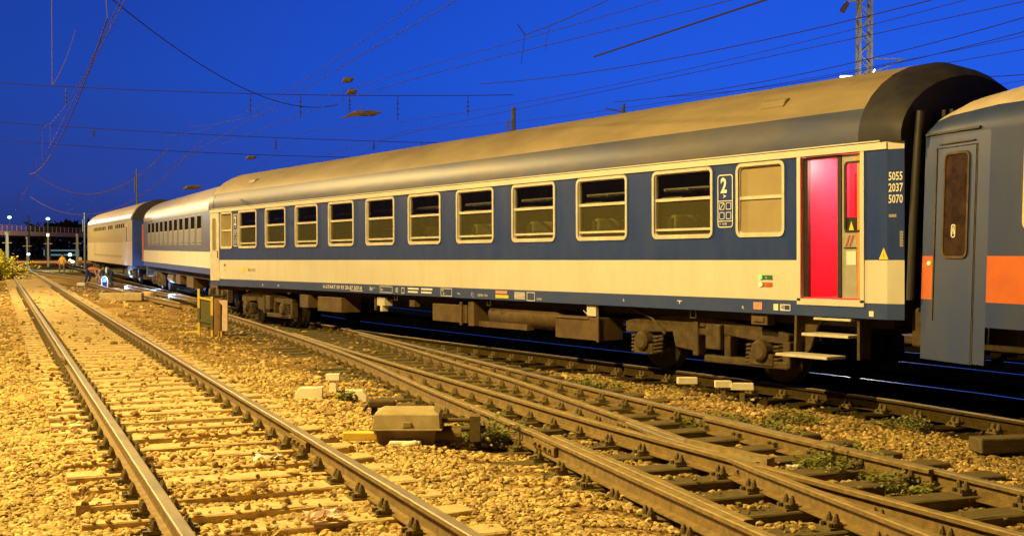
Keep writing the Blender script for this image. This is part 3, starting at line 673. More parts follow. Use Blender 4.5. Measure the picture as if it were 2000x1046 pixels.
# numbers on the tapered corner
mb = MB(); r_ = Vector((XS-TX, -TP, 0)).normalized(); nrm = r_.cross(Vector(UP)) ; nrm = -nrm if nrm.x > 0 else nrm
for s_, z_ in (('5055', 2.64), ('2037', 2.505), ('5070', 2.37)): text(mb, s_, Vector((-XS, 0, z_))+r_*.015+nrm*.004, r_, UP, .100, .62, 0, .02)
o_ = Vector((-XS, 0, 0))+nrm*.004
def cb(a, b, z0, z1, mi): mb.add([o_+r_*a+Vector((0, 0, z0)), o_+r_*b+Vector((0, 0, z0)), o_+r_*b+Vector((0, 0, z1)), o_+r_*a+Vector((0, 0, z1))], [(0, 1, 2, 3)], mi)
cb(.02, .11, 2.20, 2.235, 1)
for k in range(6): cb(.15, .19, 1.85+k*.032, 1.875+k*.032, 1)
mb.build('coach_number', ['white', 'greymark'], c1)
# door opening
mb = MB(); x = -XS
for a in ((1.37, 1.43, 1.17, 3.02), (.34, .40, 1.17, 3.02), (.34, 1.43, 1.12, 1.20)): mb.box(x-.014, x+.02, *a)
mb.build('door_frame', 'cream', c1)
vest = MB()  # vestibule lining in red with inner door
vest.box(-1.30, .75, .30, .36, 1.2, 3.05); vest.box(-1.30, .75, 1.43, 1.47, 1.2, 3.05); vest.box(-.42, -.38, .36, 1.43, 1.2, 3.05); vest.box(-1.32, -.4, .36, 1.43, 3.02, 3.05); vest.box(-1.36, -.4, .36, 1.43, 1.19, 1.215)
v_ = vest.build('vestibule', 'red', c1)
mb = MB(); mb.box(-.445, -.42, .55, 1.30, 1.25, 2.85); d_ = mb.build('inner_door', 'red', v_, bevel=.01)
mb = MB(); mb.bar((-.46, 1.18, 2.02), (-.46, 1.02, 2.02), .02, .03); mb.bar((-.47, 1.18, 1.94), (-.47, 1.18, 2.08), .02, .03)
mb.box(-.448, -.446, .90, .99, 2.66, 2.74); mb.build('handle', 'redmark', v_)
mb = MB(); mb.box(-1.36, -1.30, 1.30, 1.37, 1.22, 3.0); mb.box(-1.375, -1.315, .735, .80, 1.22, 3.0); mb.box(-1.38, -1.33, .80, 1.30, 2.965, 3.0); mb.box(-1.375, -1.34, .40, .44, 1.22, 3.0); mb.build('door_seal', 'black', c1)
mb = MB(); mb.box(-1.365, -1.335, .44, .49, 1.22, 3.0); mb.build('door_jamb', 'jamblit', c1)
mb = MB()
for a in ((.50, .735, 1.22, 2.03), (.50, .735, 2.90, 3.0), (.69, .735, 2.03, 2.90)): mb.box(-1.36, -1.325, *a)
dl = mb.build('door_leaf', 'grey', c1)
mb = MB(); mb.box(-1.352, -1.33, .50, .69, 2.03, 2.22, 0); ring(mb, .55, 2.47, .30, .88, .06, .03, -1.34, -1.366); mb.build('window_rubber', 'black', dl)
mb = MB(); mb.quad((-1.345, .69, 2.22), (-1.345, .50, 2.22), (-1.345, .50, 2.90), (-1.345, .69, 2.90)); mb.build('pane', 'glass', dl, fix=False)
mb = MB(); mb.add([(-1.368, .62, 2.06), (-1.368, .54, 2.06), (-1.368, .58, 2.17)], [(0, 1, 2)], 0); mb.add([(-1.369, .60, 1.86), (-1.369, .62, 1.86), (-1.369, .56, 2.0), (-1.369, .54, 2.0)], [(0, 1, 2, 3)], 1); mb.add([(-1.369, .66, 1.86), (-1.369, .68, 1.86), (-1.369, .62, 2.0), (-1.369, .60, 2.0)], [(0, 1, 2, 3)], 1)
mb.box(-1.37, -1.361, .51, .70, 1.835, 1.85, 3); mb.box(-1.366, -1.361, .51, .66, 1.63, 1.80, 2); mb.build('stickers', ['yellow', 'redmark', 'white', 'black'], dl)
vl = lamp('vestibule_lamp', (12.35, 10.3, 3.00), 95, (1, .72, .62), .08)
# far door (closed, cream)
mb = MB(); mb.box(-XS-.014, -XS, 22.92, 23.62, 1.12, 3.0, 0); ring(mb, 23.27, 2.40, .34, .95, .09, .02, -XS-.014, -XS-.024)
ring(mb, 23.27, 1.40, .34, .42, .04, .008, -XS-.014, -XS-.018); fd = mb.build('door', 'creamframe', c1)
mb = MB(); mb.box(-XS-.0155, -XS-.0145, 23.12, 23.42, 1.96, 2.85); mb.build('pane', 'blind2', fd)
mb = MB(); mb.box(-XS-.03, -XS-.0145, 23.0, 23.03, 1.75, 1.95); mb.build('handle', 'dark', fd)
# steps under the near door
mb = MB()
for bb in ((-1.42, -1.16, .55, 1.15, .935, .965), (-1.50, -1.20, .52, 1.28, .73, .765), (-1.72, -1.38, .66, 1.52, .47, .505)):
    mb = MB(); mb.box(*bb); mb.build('step_tread', 'creamframe', c1, bevel=.004)
mb = MB(); mb.prism([(-1.36, .98), (-1.16, .98), (-1.16, .46), (-1.36, .46)], 'y', .46, .50); mb.build('step_frame', 'bogie', c1); mb = MB(); mb.prism([(-1.40, .98), (-1.2, .98), (-1.30, .46), (-1.42, .46)], 'y', 1.45, 1.49)
mb.prism([(1.45, .98), (1.15, .98), (1.25, .8), (1.35, .55), (1.45, .45)], 'x', -1.26, -1.22)
mb.build('step_frame', 'bogie', c1)
# underframe
mb = MB(); mb.box(-1.22, 1.22, .05, L1-.05, .86, 1.18); mb.box(-.5, .5, 1, L1-1, .70, .86); mb.build('underframe', 'dark', c1)  # near-black block, added to darken the space below the floor
mb = MB(); mb.box(-1.30, -.75, 9.85, 11.15, .50, .84); mb.box(-1.34, -1.30, 9.98, 10.05, .46, .90); mb.box(-1.33, -.8, 9.55, 9.75, .46, .92)
mb.build('battery_box', 'tank', c1, bevel=.012)
mb = MB(); mb.tube([(-1.0, 6.95, .70), (-1.0, 7.1, .70), (-1.0, 9.2, .70), (-1.0, 9.35, .70)], [.14, .22, .22, .14], 16); mb.box(-1.25, -1.1, 7.9, 9.5, .46, .56); mb.build('air_tank', 'tank', c1, smooth=True)
mb = MB(); mb.box(-1.34, -.85, 5.72, 6.92, .40, .77); mb.box(-1.37, -1.34, 5.70, 5.76, .38, .79); mb.box(-1.36, -1.34, 6.0, 6.9, .73, .76); mb.build('heater_box', 'tank', c1, bevel=.012)
mb = MB(); mb.box(-1.36, -1.30, 5.78, 6.02, .79, .975); mb.bar((-1.37, 6.1, .88), (-1.37, 5.95, .80), .012, .012); mb.build('brake_panel', 'cream', c1, bevel=.01)
mb = MB(); mb.box(-1.30, -.8, 15.3, 16.6, .50, .84); mb.build('equipment_box', 'tank', c1, bevel=.012); mb = MB(); mb.box(-1.32, -.9, 17.1, 17.6, .55, .86); mb.build('equipment_box', 'tank', c1, bevel=.012)
mb = MB(); mb.box(-1.30, -1.1, 13.2, 13.55, .72, .90); mb.box(-1.3, -1.15, 13.3, 13.4, .60, .72); mb.build('valve', 'creamframe', c1, bevel=.01)
mb = MB(); mb.box(-1.3, -1.15, 11.9, 12.1, .74, .88); mb.build('valve', 'tank', c1, bevel=.01); mb = MB(); mb.tube([(-1.25, 13.7, .92), (-1.25, 13.7, .62)], .03, 8); mb.build('drain_pipe', 'tank', c1)
for y in (3.5, 9.0, 18.2, 21.0, 12.6):
    mb = MB(); mb.tube([(-1.34, y-.06, .98), (-1.34, y-.06, .86), (-1.34, y+.06, .86), (-1.34, y+.06, .98)], .012, 6); mb.build('lifting_bracket', 'bogie', c1)
mb = MB(); mb.box(-1.36, -1.22, 2.02, 2.32, .82, .97); mb.box(-1.38, -1.36, 2.07, 2.26, .86, .93); mb.build('jacking_point', 'tank', c1, bevel=.01)
bogie(c1, 3.55); bogie(c1, 20.15)
mb = MB(); mb.tube([(-1.28, 5.0, .96), (-1.20, 4.6, .82), (-1.18, 4.3, .58)], .022, 6); mb.build('brake_rod', 'bogie', c1)
# gangway bellows and hoses
mb = MB()
for k in range(6):
    y = -TP-.02-k*.055; w_ = .70+(.05 if k % 2 else 0)
    mb.box(-w_, w_, y-.055, y, 1.05, 3.45+(.04 if k % 2 else 0))
mb.build('gangway_bellows', 'black', c1, bevel=.01)
for sx in (-1, 1):
    mb = MB(); mb.tube([(sx*1.14, -.27, 3.45), (sx*1.20, -.28, 3.0), (sx*1.27, -.28, 2.2), (sx*1.34, -.28, 1.22)], [.05, .058, .062, .05], 12); mb.build('rubber_gangway_roll', 'black', c1, smooth=True)
    mb = MB(); mb.tube([(sx*.87, -.0, 1.06), (sx*.87, -.35, 1.06), (sx*.87, -.26, 1.06), (sx*.87, -.42, 1.06)], [.11, .11, .07, .07], 14); mb.tube([(sx*.87, -.40, 1.06), (sx*.87, -.44, 1.06)], .24, 20); mb.build('buffer', 'dark', c1)
mb = MB(); mb.box(-1.18, -.98, -.34, -.16, .66, 1.12); mb.build('end_cover', 'bogie', c1, bevel=.03)
mb = MB(); mb.tube([(-.35, -.2, 1.0), (-.35, -.35, .6), (-.2, -.5, .42), (0, -.62, .5)], .035, 8); mb.build('air_hose', 'black', c1)

# ---- second coach, further back and turned
PH2 = radians(10.5); L2 = 23.0
n2 = Vector((cos(PH2), -sin(PH2), 0)); o2 = Vector((12.45, 34.0, 0))+n2*1.41
c2 = thing('passenger_coach', 'pale coach with slate window band and eleven narrow windows, coupled behind the nearest coach', 'railway coach', (o2.x, o2.y, .0), -PH2, 'coaches of the standing train', rx=.003)
BND2 = [(1.06, 1.26, 1), (1.26, 1.78, 0), (1.78, 3.10, 2)]
W2 = [5.6+1.50*k for k in range(11)]
holes = [(y-.46, y+.46, 2.06, 2.98) for y in W2]
mb = MB(); wall(mb, 0, L2, BND2, holes, -XS, .07, None)
for z0, z1, mi in BND2: mb.quad((XS, 0, z0), (XS, L2, z0), (XS, L2, z1), (XS, 0, z1), mi)
for yy in (0, L2): mb.quad((-XS, yy, 1.06), (XS, yy, 1.06), (XS, yy, 3.10), (-XS, yy, 3.10), 2)
mb.build('body', ['cream', 'bluesill', 'whiteblue'], c2)
roof(c2, L2, 'silver', 'silver', 'roofend', .25, apex=.02)
w0 = None
for y in W2:
    if w0 is None: w0 = window(c2, -1, 0, 2.02, 3.02, 1.0, 2.55, frame='slateframe', lowmat='greypane', upmat='darkpane', gap=True, flush=True); w0.location = (0, y, 0)
    else: copy_tree(w0, c2).location = (0, y, 0)
mb = MB(); mb.box(-1.2, 1.2, .1, L2-.1, .85, 1.15); mb.build('underframe', 'dark', c2)
mb = MB(); mb.box(-1.2, -.7, 8.5, 10.2, .45, .85); mb.build('equipment_box', 'tank', c2, bevel=.01); mb = MB(); mb.box(-1.2, -.8, 12.0, 13.2, .5, .86); mb.build('equipment_box', 'tank', c2, bevel=.01); mb = MB(); mb.tube([(-1, 14.2, .66), (-1, 16.0, .66)], .2, 12); mb.build('air_tank', 'tank', c2)
bogie(c2, 3.2, simple=True); bogie(c2, 19.6, simple=True)
mb = MB(); mb.box(-1.35, 1.35, L2-.0, L2+.05, 1.1, 3.05, 0)
mb.build('end_panel', 'roofend', c2)
mb = MB()  # orange end door standing open
for a in ((L2+.02, L2+.10, 1.25, 3.0), (L2+.75, L2+.82, 1.25, 3.0), (L2+.1, L2+.75, 2.85, 3.0), (L2+.1, L2+.75, 1.25, 2.05)): mb.box(-1.40, -1.34, *a)
mb.build('open_end_door', 'orange', c2)
mb = MB(); mb.box(-1.2, -.8, L2+.1, L2+.9, .55, 1.15); mb.build('coupling_gear', 'dark', c2, bevel=.03)
mb = MB()
for k, ch in enumerate('5055'): text(mb, ch, (-XS-.004, 17.9, 1.66-.1*k), RT, UP, .08, 1.2, 0, .01)
mb.build('coach_number', 'greymark', c2)

# ---- third coach
PH3 = radians(9.6); L3 = 27.0; n3 = Vector((cos(PH3), -sin(PH3), 0)); o3 = Vector((16.9, 59.4, 0))+n3*1.41
c3 = thing('passenger_coach', 'beige coach with slit windows and a dark blue end, farthest of the train', 'railway coach', (o3.x, o3.y, .22), -PH3, 'coaches of the standing train', rx=.003)
BND3 = [(.85, 1.35, 1), (1.35, 2.05, 1), (2.05, 3.10, 0)]
W3 = [3.9+.95*k for k in range(5)]+[9.9+.95*k for k in range(3)]+[14.0+.95*k for k in range(9)]
holes = [(y-.26, y+.26, 2.78, 3.0) for y in W3]
mb = MB(); wall(mb, 0, L3, BND3, holes, -XS, .06, None, ycuts=(1.2,))
for z0, z1, mi in BND3: mb.quad((XS, 0, z0), (XS, L3, z0), (XS, L3, z1), (XS, 0, z1), mi)
mb.quad((-XS, 0, .85), (XS, 0, .85), (XS, 0, 3.10), (-XS, 0, 3.10), 2); mb.quad((-XS, L3, .85), (XS, L3, .85), (XS, L3, 3.10), (-XS, L3, 3.10), 1)
mb.box(-1.3, 1.3, .15, L3-.1, 1.1, 1.15, 2); mb.box(-.9, -.85, .15, L3-.1, 1.15, 3.05, 2)
mb.build('body', ['olive', 'beige', 'blue'], c3)
roof(c3, L3, 'silver', 'creamroof', 'roofend', .5, apex=.04)
mb = MB(); ring(mb, 13.0, 1.70, 17, .95, .2, .12, -XS, -XS-.01); mb.build('side_panel', 'olive', c3)
mb = MB(); mb.box(-XS-.012, -XS, 1.9, 2.9, .9, 2.95); dd_ = mb.build('door', 'beige', c3); mb = MB(); mb.box(-XS-.016, -XS-.012, 2.1, 2.65, 2.05, 2.8); mb.build('pane', 'blind2', dd_)
mb = MB()
for y in W3:
    mb = MB(); mb.box(-XS-.006, -XS+.01, y-.25, y+.25, 2.79, 2.99); mb.build('window', 'darkpane', c3)
mb = MB(); mb.box(-1.2, 1.2, .1, L3-.1, .7, .84); mb.build('underframe', 'dark', c3)
bogie(c3, 3.6, simple=True); bogie(c3, 23, simple=True)

# ---- next coach at the right edge; local +x faces the camera, +y runs towards the right edge
PH4 = radians(8.5); L4 = 25
c4 = thing('passenger_coach', 'blue-grey coach with an orange band and a low closed door, cut by the right edge', 'railway coach', (12.88, 8.92, 0), pi-PH4, 'coaches of the standing train')
TY = 1.15; X1 = 1.22
BND4 = [(.97, 1.24, 0), (1.24, 1.74, 1), (1.74, 3.12, 0)]
mb = MB()
wy = [2.25+1.95*k for k in range(9)]; holes = [(y-.58, y+.58, 2.045, 2.955) for y in wy]
wall(mb, TY, L4, BND4, holes, XS, -.07, None)
for z0, z1, mi in BND4: mb.quad((-XS, 0, z0), (-XS, L4, z0), (-XS, L4, z1), (-XS, 0, z1), mi)
mb.quad((-XS, 0, .97), (X1, 0, .97), (X1, 0, 3.12), (-XS, 0, 3.12), 2)
def tp(u): return X1+(XS-X1)*u, TY*u   # along the tapered entrance panel
def tq(u0, u1, z0, z1, mi, out=0.0):
    a, b = tp(u0), tp(u1); mb.quad((a[0]+out, a[1], z0), (b[0]+out, b[1], z0), (b[0]+out, b[1], z1), (a[0]+out, a[1], z1), mi)
tq(0, .20, .97, 1.24, 0); tq(0, .20, 1.24, 1.74, 1); tq(0, .20, 1.74, 3.12, 0)
tq(.20, .82, 2.97, 3.12, 0); tq(.82, 1, 1.24, 1.74, 0); tq(.82, 1, 1.74, 3.12, 0); tq(.82, 1, .56, 1.24, 0)
b4 = mb.build('body', ['coachgrey', 'orange', 'roofend'], c4)
# door leaf
def slab(m_, u0, u1, z0, z1, o0, o1, mi=0):
    a, b = tp(u0), tp(u1); m_.add([(a[0]+o0, a[1], z0), (b[0]+o0, b[1], z0), (b[0]+o0, b[1], z1), (a[0]+o0, a[1], z1), (a[0]+o1, a[1], z0), (b[0]+o1, b[1], z0), (b[0]+o1, b[1], z1), (a[0]+o1, a[1], z1)],
        [(4, 5, 6, 7), (0, 3, 2, 1), (0, 1, 5, 4), (3, 7, 6, 2), (0, 4, 7, 3), (1, 2, 6, 5)], mi)
m_ = MB(); slab(m_, .02, .80, .55, 1.0, -.03, .006); slab(m_, .215, .80, 1.0, 2.96, -.03, .006); dr = m_.build('door', 'coachgrey', c4)
m_ = MB(); a = tp(.50); ang = atan2(XS-X1, TY)
def PT(x, y, z):  # y along panel from its centre
    return (a[0]+y*sin(ang)+(x)*cos(ang), a[1]+y*cos(ang)-x*sin(ang), z)
ring(m_, .03, 2.31, .46, 1.20, .09, .03, .0, .022, P=PT); m_.build('window_rubber', 'bogie', dr)
m_ = MB(); pts = rrect(.41, 1.15, .07); m_.add([PT(.010, u+.03, 2.31+w) for u, w in pts], [tuple(range(len(pts)))]); m_.build('pane', pm('brown_door_pane', (.022, .015, .008), (.06, .034, .014), 5, .07), dr)
m_ = MB(); ring(m_, 0, 2.02, .075, .15, .03, .012, .010, .016, P=PT); m_.bar(PT(.014, 0, 2.07), PT(.014, -.02, 1.98), .006, .01); m_.bar(PT(.014, 0, 2.07), PT(.014, .02, 1.98), .006, .01); m_.build('door_sticker', 'white', dr)
m_ = MB(); slab(m_, .185, .205, 1.0, 2.97, .001, .012); slab(m_, .81, .82, .55, 2.97, .002, .006); m_.build('door_gap', 'bogie', c4)
m_ = MB(); slab(m_, .02, .86, 3.13, 3.155, .002, .03); slab(m_, .24, .78, 3.005, 3.02, .002, .02); m_.build('rain_strip', 'black', c4)
m_ = MB(); q0 = tp(.12); m_.tube([(q0[0], q0[1], 1.655), (q0[0]+.015, q0[1], 1.655)], .024, 12); m_.build('door_button', 'glow', c4)
# roof of the tapered end: sweep profile width
mb = MB(); n = len(PROF); st = [(0, .865, .36), (.10, .88, .50), (.35, .91, .60), (TY, 1, .68), (4, 1, .70), (10, 1, .70), (L4, 1, .70)]
vs = [];
for y_, k, kz in st: vs += [(a_*k if a_ > 0 else a_*k, y_, 3.10+(b_-3.10)*kz*1.0) for a_, b_ in PROF]
for i in range(len(st)-1):
    for j in range(n-1):
        zc = (PROF[j][1]+PROF[j+1][1])/2; mb.f.append((i*n+j, i*n+j+1, (i+1)*n+j+1, (i+1)*n+j)); mb.m.append(0 if zc < 3.45 else 1)
mb.v = vs; mb.f.append(tuple(range(n))); mb.m.append(2); mb.build('roof', ['coachgrey', 'creamroof', 'roofend'], c4, smooth=True)
w0 = None
for y in wy:
    if w0 is None: w0 = window(c4, 1, 0, 2.0, 3.0, 1.27, 2.50); w0.location = (0, y, 0)
    else: copy_tree(w0, c4).location = (0, y, 0)
mb = MB(); mb.box(-1.3, 1.3, 1.3, L4, 1.1, 1.2); mb.box(-.2, -.15, 1.3, L4, 1.2, 3.1); mb.build('cabin_lining', 'inner', c4)
mb = MB(); mb.box(-1.15, 1.15, .4, L4, .78, .97); mb.build('underframe', 'dark', c4)
bogie(c4, 3.3)
mb = MB(); text(mb, '4R', (XS+.004, 1.75, 1.05), (0, 1, 0), UP, .05, .7, 0, .02); mb.build('markings', 'white', c4)

c4.rotation_euler.y = radians(-2.0)
# ------------------------------------------------------------------ trackside equipment
def gz(x, y): return float(groundz_np(np.array(x), np.array(y)))
def turned(root, a): root.rotation_euler.z = a
# point machine
pmx, pmy = 5.50, 10.17
ptm = thing('point_machine', 'dusty brown point machine box with hipped lid beside the turnout', 'point machine', (pmx, pmy, gz(pmx, pmy)-.02), -radians(33))
def frust(mb, x0, x1, y0, y1, z0, x2, x3, y2, y3, z1, mi=0):
    mb.add([(x0, y0, z0), (x1, y0, z0), (x1, y1, z0), (x0, y1, z0), (x2, y2, z1), (x3, y2, z1), (x3, y3, z1), (x2, y3, z1)], [(0, 3, 2, 1), (4, 5, 6, 7), (0, 1, 5, 4), (1, 2, 6, 5), (2, 3, 7, 6), (3, 0, 4, 7)], mi)
mb = MB(); frust(mb, -.26, .27, -.20, .22, .0, -.27, .29, -.22, .24, .16); mb.build('base', 'boxd', ptm, bevel=.006)
mb = MB(); mb.box(-.33, .35, -.275, .27, .16, .175); frust(mb, -.31, .33, -.255, .25, .175, -.295, .32, -.225, .23, .305); frust(mb, -.295, .32, -.225, .23, .3052, -.22, .26, -.12, .16, .34); mb.box(-.318, -.30, -.03, .03, .23, .27); mb.box(-.02, .06, -.262, -.24, .19, .24); mb.build('lid', 'boxm', ptm, bevel=.006)
mb = MB(); mb.tube([(.27, .06, .13), (.75, .10, .13)], .03, 10); mb.tube([(.27, -.04, .08), (.52, -.03, .08)], .075, 14); mb.tube([(.27, .15, .20), (.70, .20, .20)], .022, 8); mb.box(.60, .70, -.02, .22, .02, .26); mb.build('throw_rod', 'fast', ptm)
mb = MB(); mb.tube([(-.60, -.10, .09), (-.27, -.10, .10)], .045, 4); mb.box(-.60, -.27, -.145, -.055, .05, .125); mb.build('pipe_cover', 'yel', ptm, bevel=.01)
mb = MB(); mb.obox((.0, -.24, .02), (.3, .1, .09)); mb.tube([(-.02, -.3, .02), (.12, -.28, .05)], .035, 6); mb.build('cement_lump', 'post', ptm, bevel=.02)
# lever behind it
lx, ly = 6.40, 12.45
lv = thing('point_lever', 'dark point lever with counterweight lying behind the point machine', 'lever', (lx, ly, gz(lx, ly)), -radians(25))
mb = MB(); mb.box(-.16, .16, -.1, .1, .12, .20); mb.build('weight', 'bogie', lv, bevel=.02)
mb = MB(); mb.box(-.12, -.05, -.06, .06, 0, .14); mb.box(.03, .10, -.06, .06, 0, .14); mb.tube([(-.16, 0, .14), (-.22, -.04, .06), (-.22, -.06, 0)], .018, 6); mb.tube([(.1, 0, .06), (.7, .12, .06)], .02, 6); mb.build('stand', 'dark', lv)
# whitewashed fouling markers by the left track
def marker_post(x, y, label, group):
    o = thing('marker_post', label, 'marker', (x, y, gz(x, y)), -radians(33), group)
    mb = MB(); mb.box(-.045, .045, -.04, .04, -.1, .17); mb.build('post', 'post', o, bevel=.006)
    mb = MB(); mb.box(-.09, .09, -.06, .06, .17, .255); mb.build('cap', 'post', o, bevel=.008); return o
marker_post(6.74, 14.5, 'small whitewashed post with a square cap between the two white curb blocks', None)
def block(x, y, w, h, d, label, rz, crack=False, g='whitewashed blocks lying on the ballast', tilt=0):
    o = thing('marker_block', label, 'marker', (x, y, gz(x, y)-.02), rz, g)
    mb = MB(); s = -1 if crack else 1
    mb.prism([(-w/2, 0), (w/2, 0), (w/2, h*(1 if s > 0 else .55)), (w/2-.06 if s < 0 else w/2, h), (-w/2+(.06 if s > 0 else 0), h), (-w/2, h*(.6 if s > 0 else 1))], 'y', -d/2, d/2)
    mb.build('block', 'post', o, bevel=.014); o.rotation_euler.x = tilt; return o
block(6.18, 14.0, .34, .17, .14, 'larger bright whitewashed curb block left of the capped post', -radians(31))
block(6.84, 14.0, .28, .16, .14, 'cracked whitewashed curb block right of the capped post', -radians(36), True)
# low white markers by the coach bogie
def slabm(px, py, w, label, rz):
    o = thing('marker_slab', label, 'marker', (px, py, gz(px, py)), rz, 'white slabs on stubs beside the coach bogie')
    mb = MB(); mb.box(-w/2, w/2, -.06, .06, .19, .28); mb.build('slab', 'post', o, bevel=.006)
    mb = MB(); mb.box(-.03, .03, -.03, .03, -.05, .19); mb.build('stub', 'boxd', o); return o
slabm(11.16, 12.53, .27, 'small white slab standing alone below the bogie springs', -radians(30))
slabm(11.36, 12.03, .22, 'shorter left slab of the touching white pair by the bogie', -radians(34))
slabm(11.55, 11.86, .30, 'longer right slab of the touching white pair by the bogie', -radians(40))
for i, (x, y, lab) in enumerate(((16.4, 67.2, 'first of the two pale blocks left of the blue lantern'), (16.8, 64.7, 'pale block between the other one and the blue lantern'), (15.8, 58.6, 'pale low block on the ballast in front of the far bogie'))):
    block(x, y, .45, .2, .3, lab, -radians(33))
# pale round-cornered conduit blocks further along
o = thing('concrete_trough', 'long weathered concrete trough lying beyond the left track', 'trough', (12.9, 46.6, gz(12.9, 46.6)), -radians(28))
mb = MB(); mb.box(-.85, .75, -.25, .25, .0, .30); mb.build('trough', 'boxm', o, bevel=.03); mb = MB(); mb.tube([(-1.0, -.1, .14), (-.8, -.1, .14)], .16, 12); mb.build('pipe_end', 'boxd', o)
o = thing('concrete_stump', 'squat round concrete stump next to the weathered trough', 'stump', (14.2, 47.7, gz(14.2, 47.7)), 0)
mb = MB(); mb.tube([(0, 0, 0), (0, 0, .34), (0, 0, .40)], [.26, .26, .22], 14); mb.build('stump', 'conc', o)
# relay / dwarf signal cabinet
sx_, sy_ = 9.0, 25.9
sg = thing('signal_cabinet', 'dark trackside signal cabinet with yellow striped posts and a pale target board', 'signal', (sx_, sy_, gz(sx_, sy_)), -radians(33.4))
mb = MB(); frust(mb, -.16, .17, -.02, .36, .20, -.16, .17, -.02, .36, .86); mb.build('housing', ['sigbody'], sg, bevel=.01)
mb = MB(); mb.tube([(.17, .16, .02), (.17, .16, .80), (.17, .16, .84)], [.18, .18, .15], 14); mb.build('drum', 'sigbrown', sg, smooth=True)
mb = MB()
for xx, z0 in ((-.19, .05), (.10, -.12)):
    for k, (a_, b_) in enumerate(((z0, z0+.26), (z0+.26, z0+.58), (z0+.58, z0+1.0))): mb.box(xx, xx+.05, -.075, -.03, a_, b_, k % 2)
mb.bar((-.17, -.05, .86), (.13, -.05, .80), .02, .05, 0); mb.bar((-.17, -.05, .36), (.13, -.05, .30), .02, .06, 1); mb.bar((-.42, 0, .10), (-.12, 0, .10), .03, .04, 0)
mb.build('post', ['yel', 'sigbody'], sg)
mb = MB(); mb.prism([(.34, .12), (.44, .12), (.46, .16), (.46, .78), (.42, .80), (.28, .80), (.28, .76), (.35, .68), (.34, .4)], 'y', -.03, .0); mb.build('target_board', 'paper', sg)
mb = MB(); mb.box(.30, .40, .0, .3, .15, .75); mb.tube([(.36, .0, .75), (.36, 0, 1.05)], .008, 5); mb.box(.22, .26, .0, .03, -.02, .13, 1); mb.box(.30, .33, .0, .03, -.02, .11, 1); mb.box(.06, .34, .1, .3, .86, .90); mb.build('backing', ['dark', 'yel'], sg)
# blue-lit dwarf signal
bx, by = 16.15, 61.6
bs = thing('shunting_lantern', 'low lantern in a white arched frame showing a bright blue light', 'signal', (bx, by, gz(bx, by)), -radians(50))
mb = MB(); pts = [(-.17, 0, 0), (-.17, 0, .48), (-.12, 0, .60), (0, 0, .66), (.12, 0, .60), (.17, 0, .48), (.17, 0, 0)]; mb.tube(pts, .022, 6); mb.bar((-.17, 0, .02), (.17, 0, .02), .03, .03); mb.build('frame', 'white', bs)
mb = MB(); mb.box(-.14, .14, .02, .10, .04, .58); mb.build('backboard', 'dark', bs)
mb = MB(); mb.tube([(0, -.02, .46), (0, .02, .46)], .11, 16); mb.build('lens', 'lampb', bs)
lamp('lantern_light', (bx-.1, by-.25, .46), 60, (.1, .2, 1), .1)
# work lamps by the far bogies
for (x, y, z, pw, lab) in ((17.55, 62.6, .35, 200, 'white-blue work lamp on the ground beside the crouching workers'), (17.2, 56.9, .12, 200, 'cold work lamp glowing under the gap between the far coaches'), (15.7, 49.5, .10, 110, 'weak cold lamp under the slate-banded coach')):
    o = thing('work_lamp', lab, 'lamp', (x, y, gz(x, y)), -radians(33), 'cold work lamps under the far coaches')
    mb = MB(); mb.box(-.12, .12, -.05, .05, .04, .20); mb.build('housing', 'dark', o, bevel=.01)
    mb = MB(); mb.box(-.11, .11, -.062, -.052, .05, .19); mb.build('lens', 'lampbw', o)
    lamp('work_light', (x-.25, y-.3, z+.15), pw, (.30, .50, 1), .08)

# ------------------------------------------------------------------ weeds, litter, loose timber
def weed(x, y, r, h, n, label, seed):
    rr = random.Random(seed); o = thing('weed', label, 'weed', (x, y, gz(x, y)), 0, 'weeds growing between the rails')
    mb = MB(); st_ = MB()
    for i in range(n):
        a = rr.uniform(0, 2*pi); R = r*sqrt(rr.random()); px, py = R*cos(a), R*sin(a); hh = 1.35*h*rr.uniform(.4, 1)*(1-.5*R/r); lx_, ly_ = rr.gauss(0, .3)*hh, rr.gauss(0, .3)*hh
        pts = [Vector((px, py, 0)), Vector((px+lx_*.4, py+ly_*.4, hh*.6)), Vector((px+lx_, py+ly_, hh))]
        st_.tube(pts, [.003, .002, .001], 3)
        for k in range(11):
            t_ = rr.uniform(.15, 1); p = pts[0].lerp(pts[2], t_); b = rr.uniform(0, 2*pi); l = rr.uniform(.025, .065); w = l*.35
            d = Vector((cos(b), sin(b), rr.uniform(-.1, .7))).normalized()*l; s = Vector((-sin(b), cos(b), 0))*w
            mb.add([p, p+d*.5+s, p+d, p+d*.5-s], [(0, 1, 2, 3)])
    mb.build('leaves', 'leaf', o, fix=False); st_.build('stems', 'leaf', o, fix=False)
weeds = [(6.32, 10.15, .30, .30, 130, 'bushy green weed between the point machine and the nearest turnout rail'), (6.60, 13.85, .12, .16, 26, 'thin weed growing between the white curb blocks'),
 (10.5, 13.9, .45, .16, 110, 'low green tuft between the converging rails'), (10.9, 19.0, .5, .24, 110, 'dark tuft close to the shadow of the coach'), (9.35, 10.0, .40, .20, 120, 'green weed patch above the outermost turnout rail'),
 (8.62, 7.5, .50, .24, 190, 'wide leafy weed mat against the outermost turnout rail'), (9.25, 9.1, .38, .20, 110, 'leafy patch between the other weeds and the pinkish gravel'), (10.2, 9.7, .35, .14, 60, 'sparse weeds on the pinkish gravel heap'), (8.05, 14.4, .22, .12, 30, 'tiny weed close to the nearest turnout rail'),
 (11.3, 9.0, .35, .14, 60, 'dim weeds at the foot of the shadowed rail'), (8.35, 6.6, .35, .16, 90, 'low weeds at the lower right beside the long brown rail')]
for i, a_ in enumerate(weeds): weed(*a_[:5], a_[5], i+3)
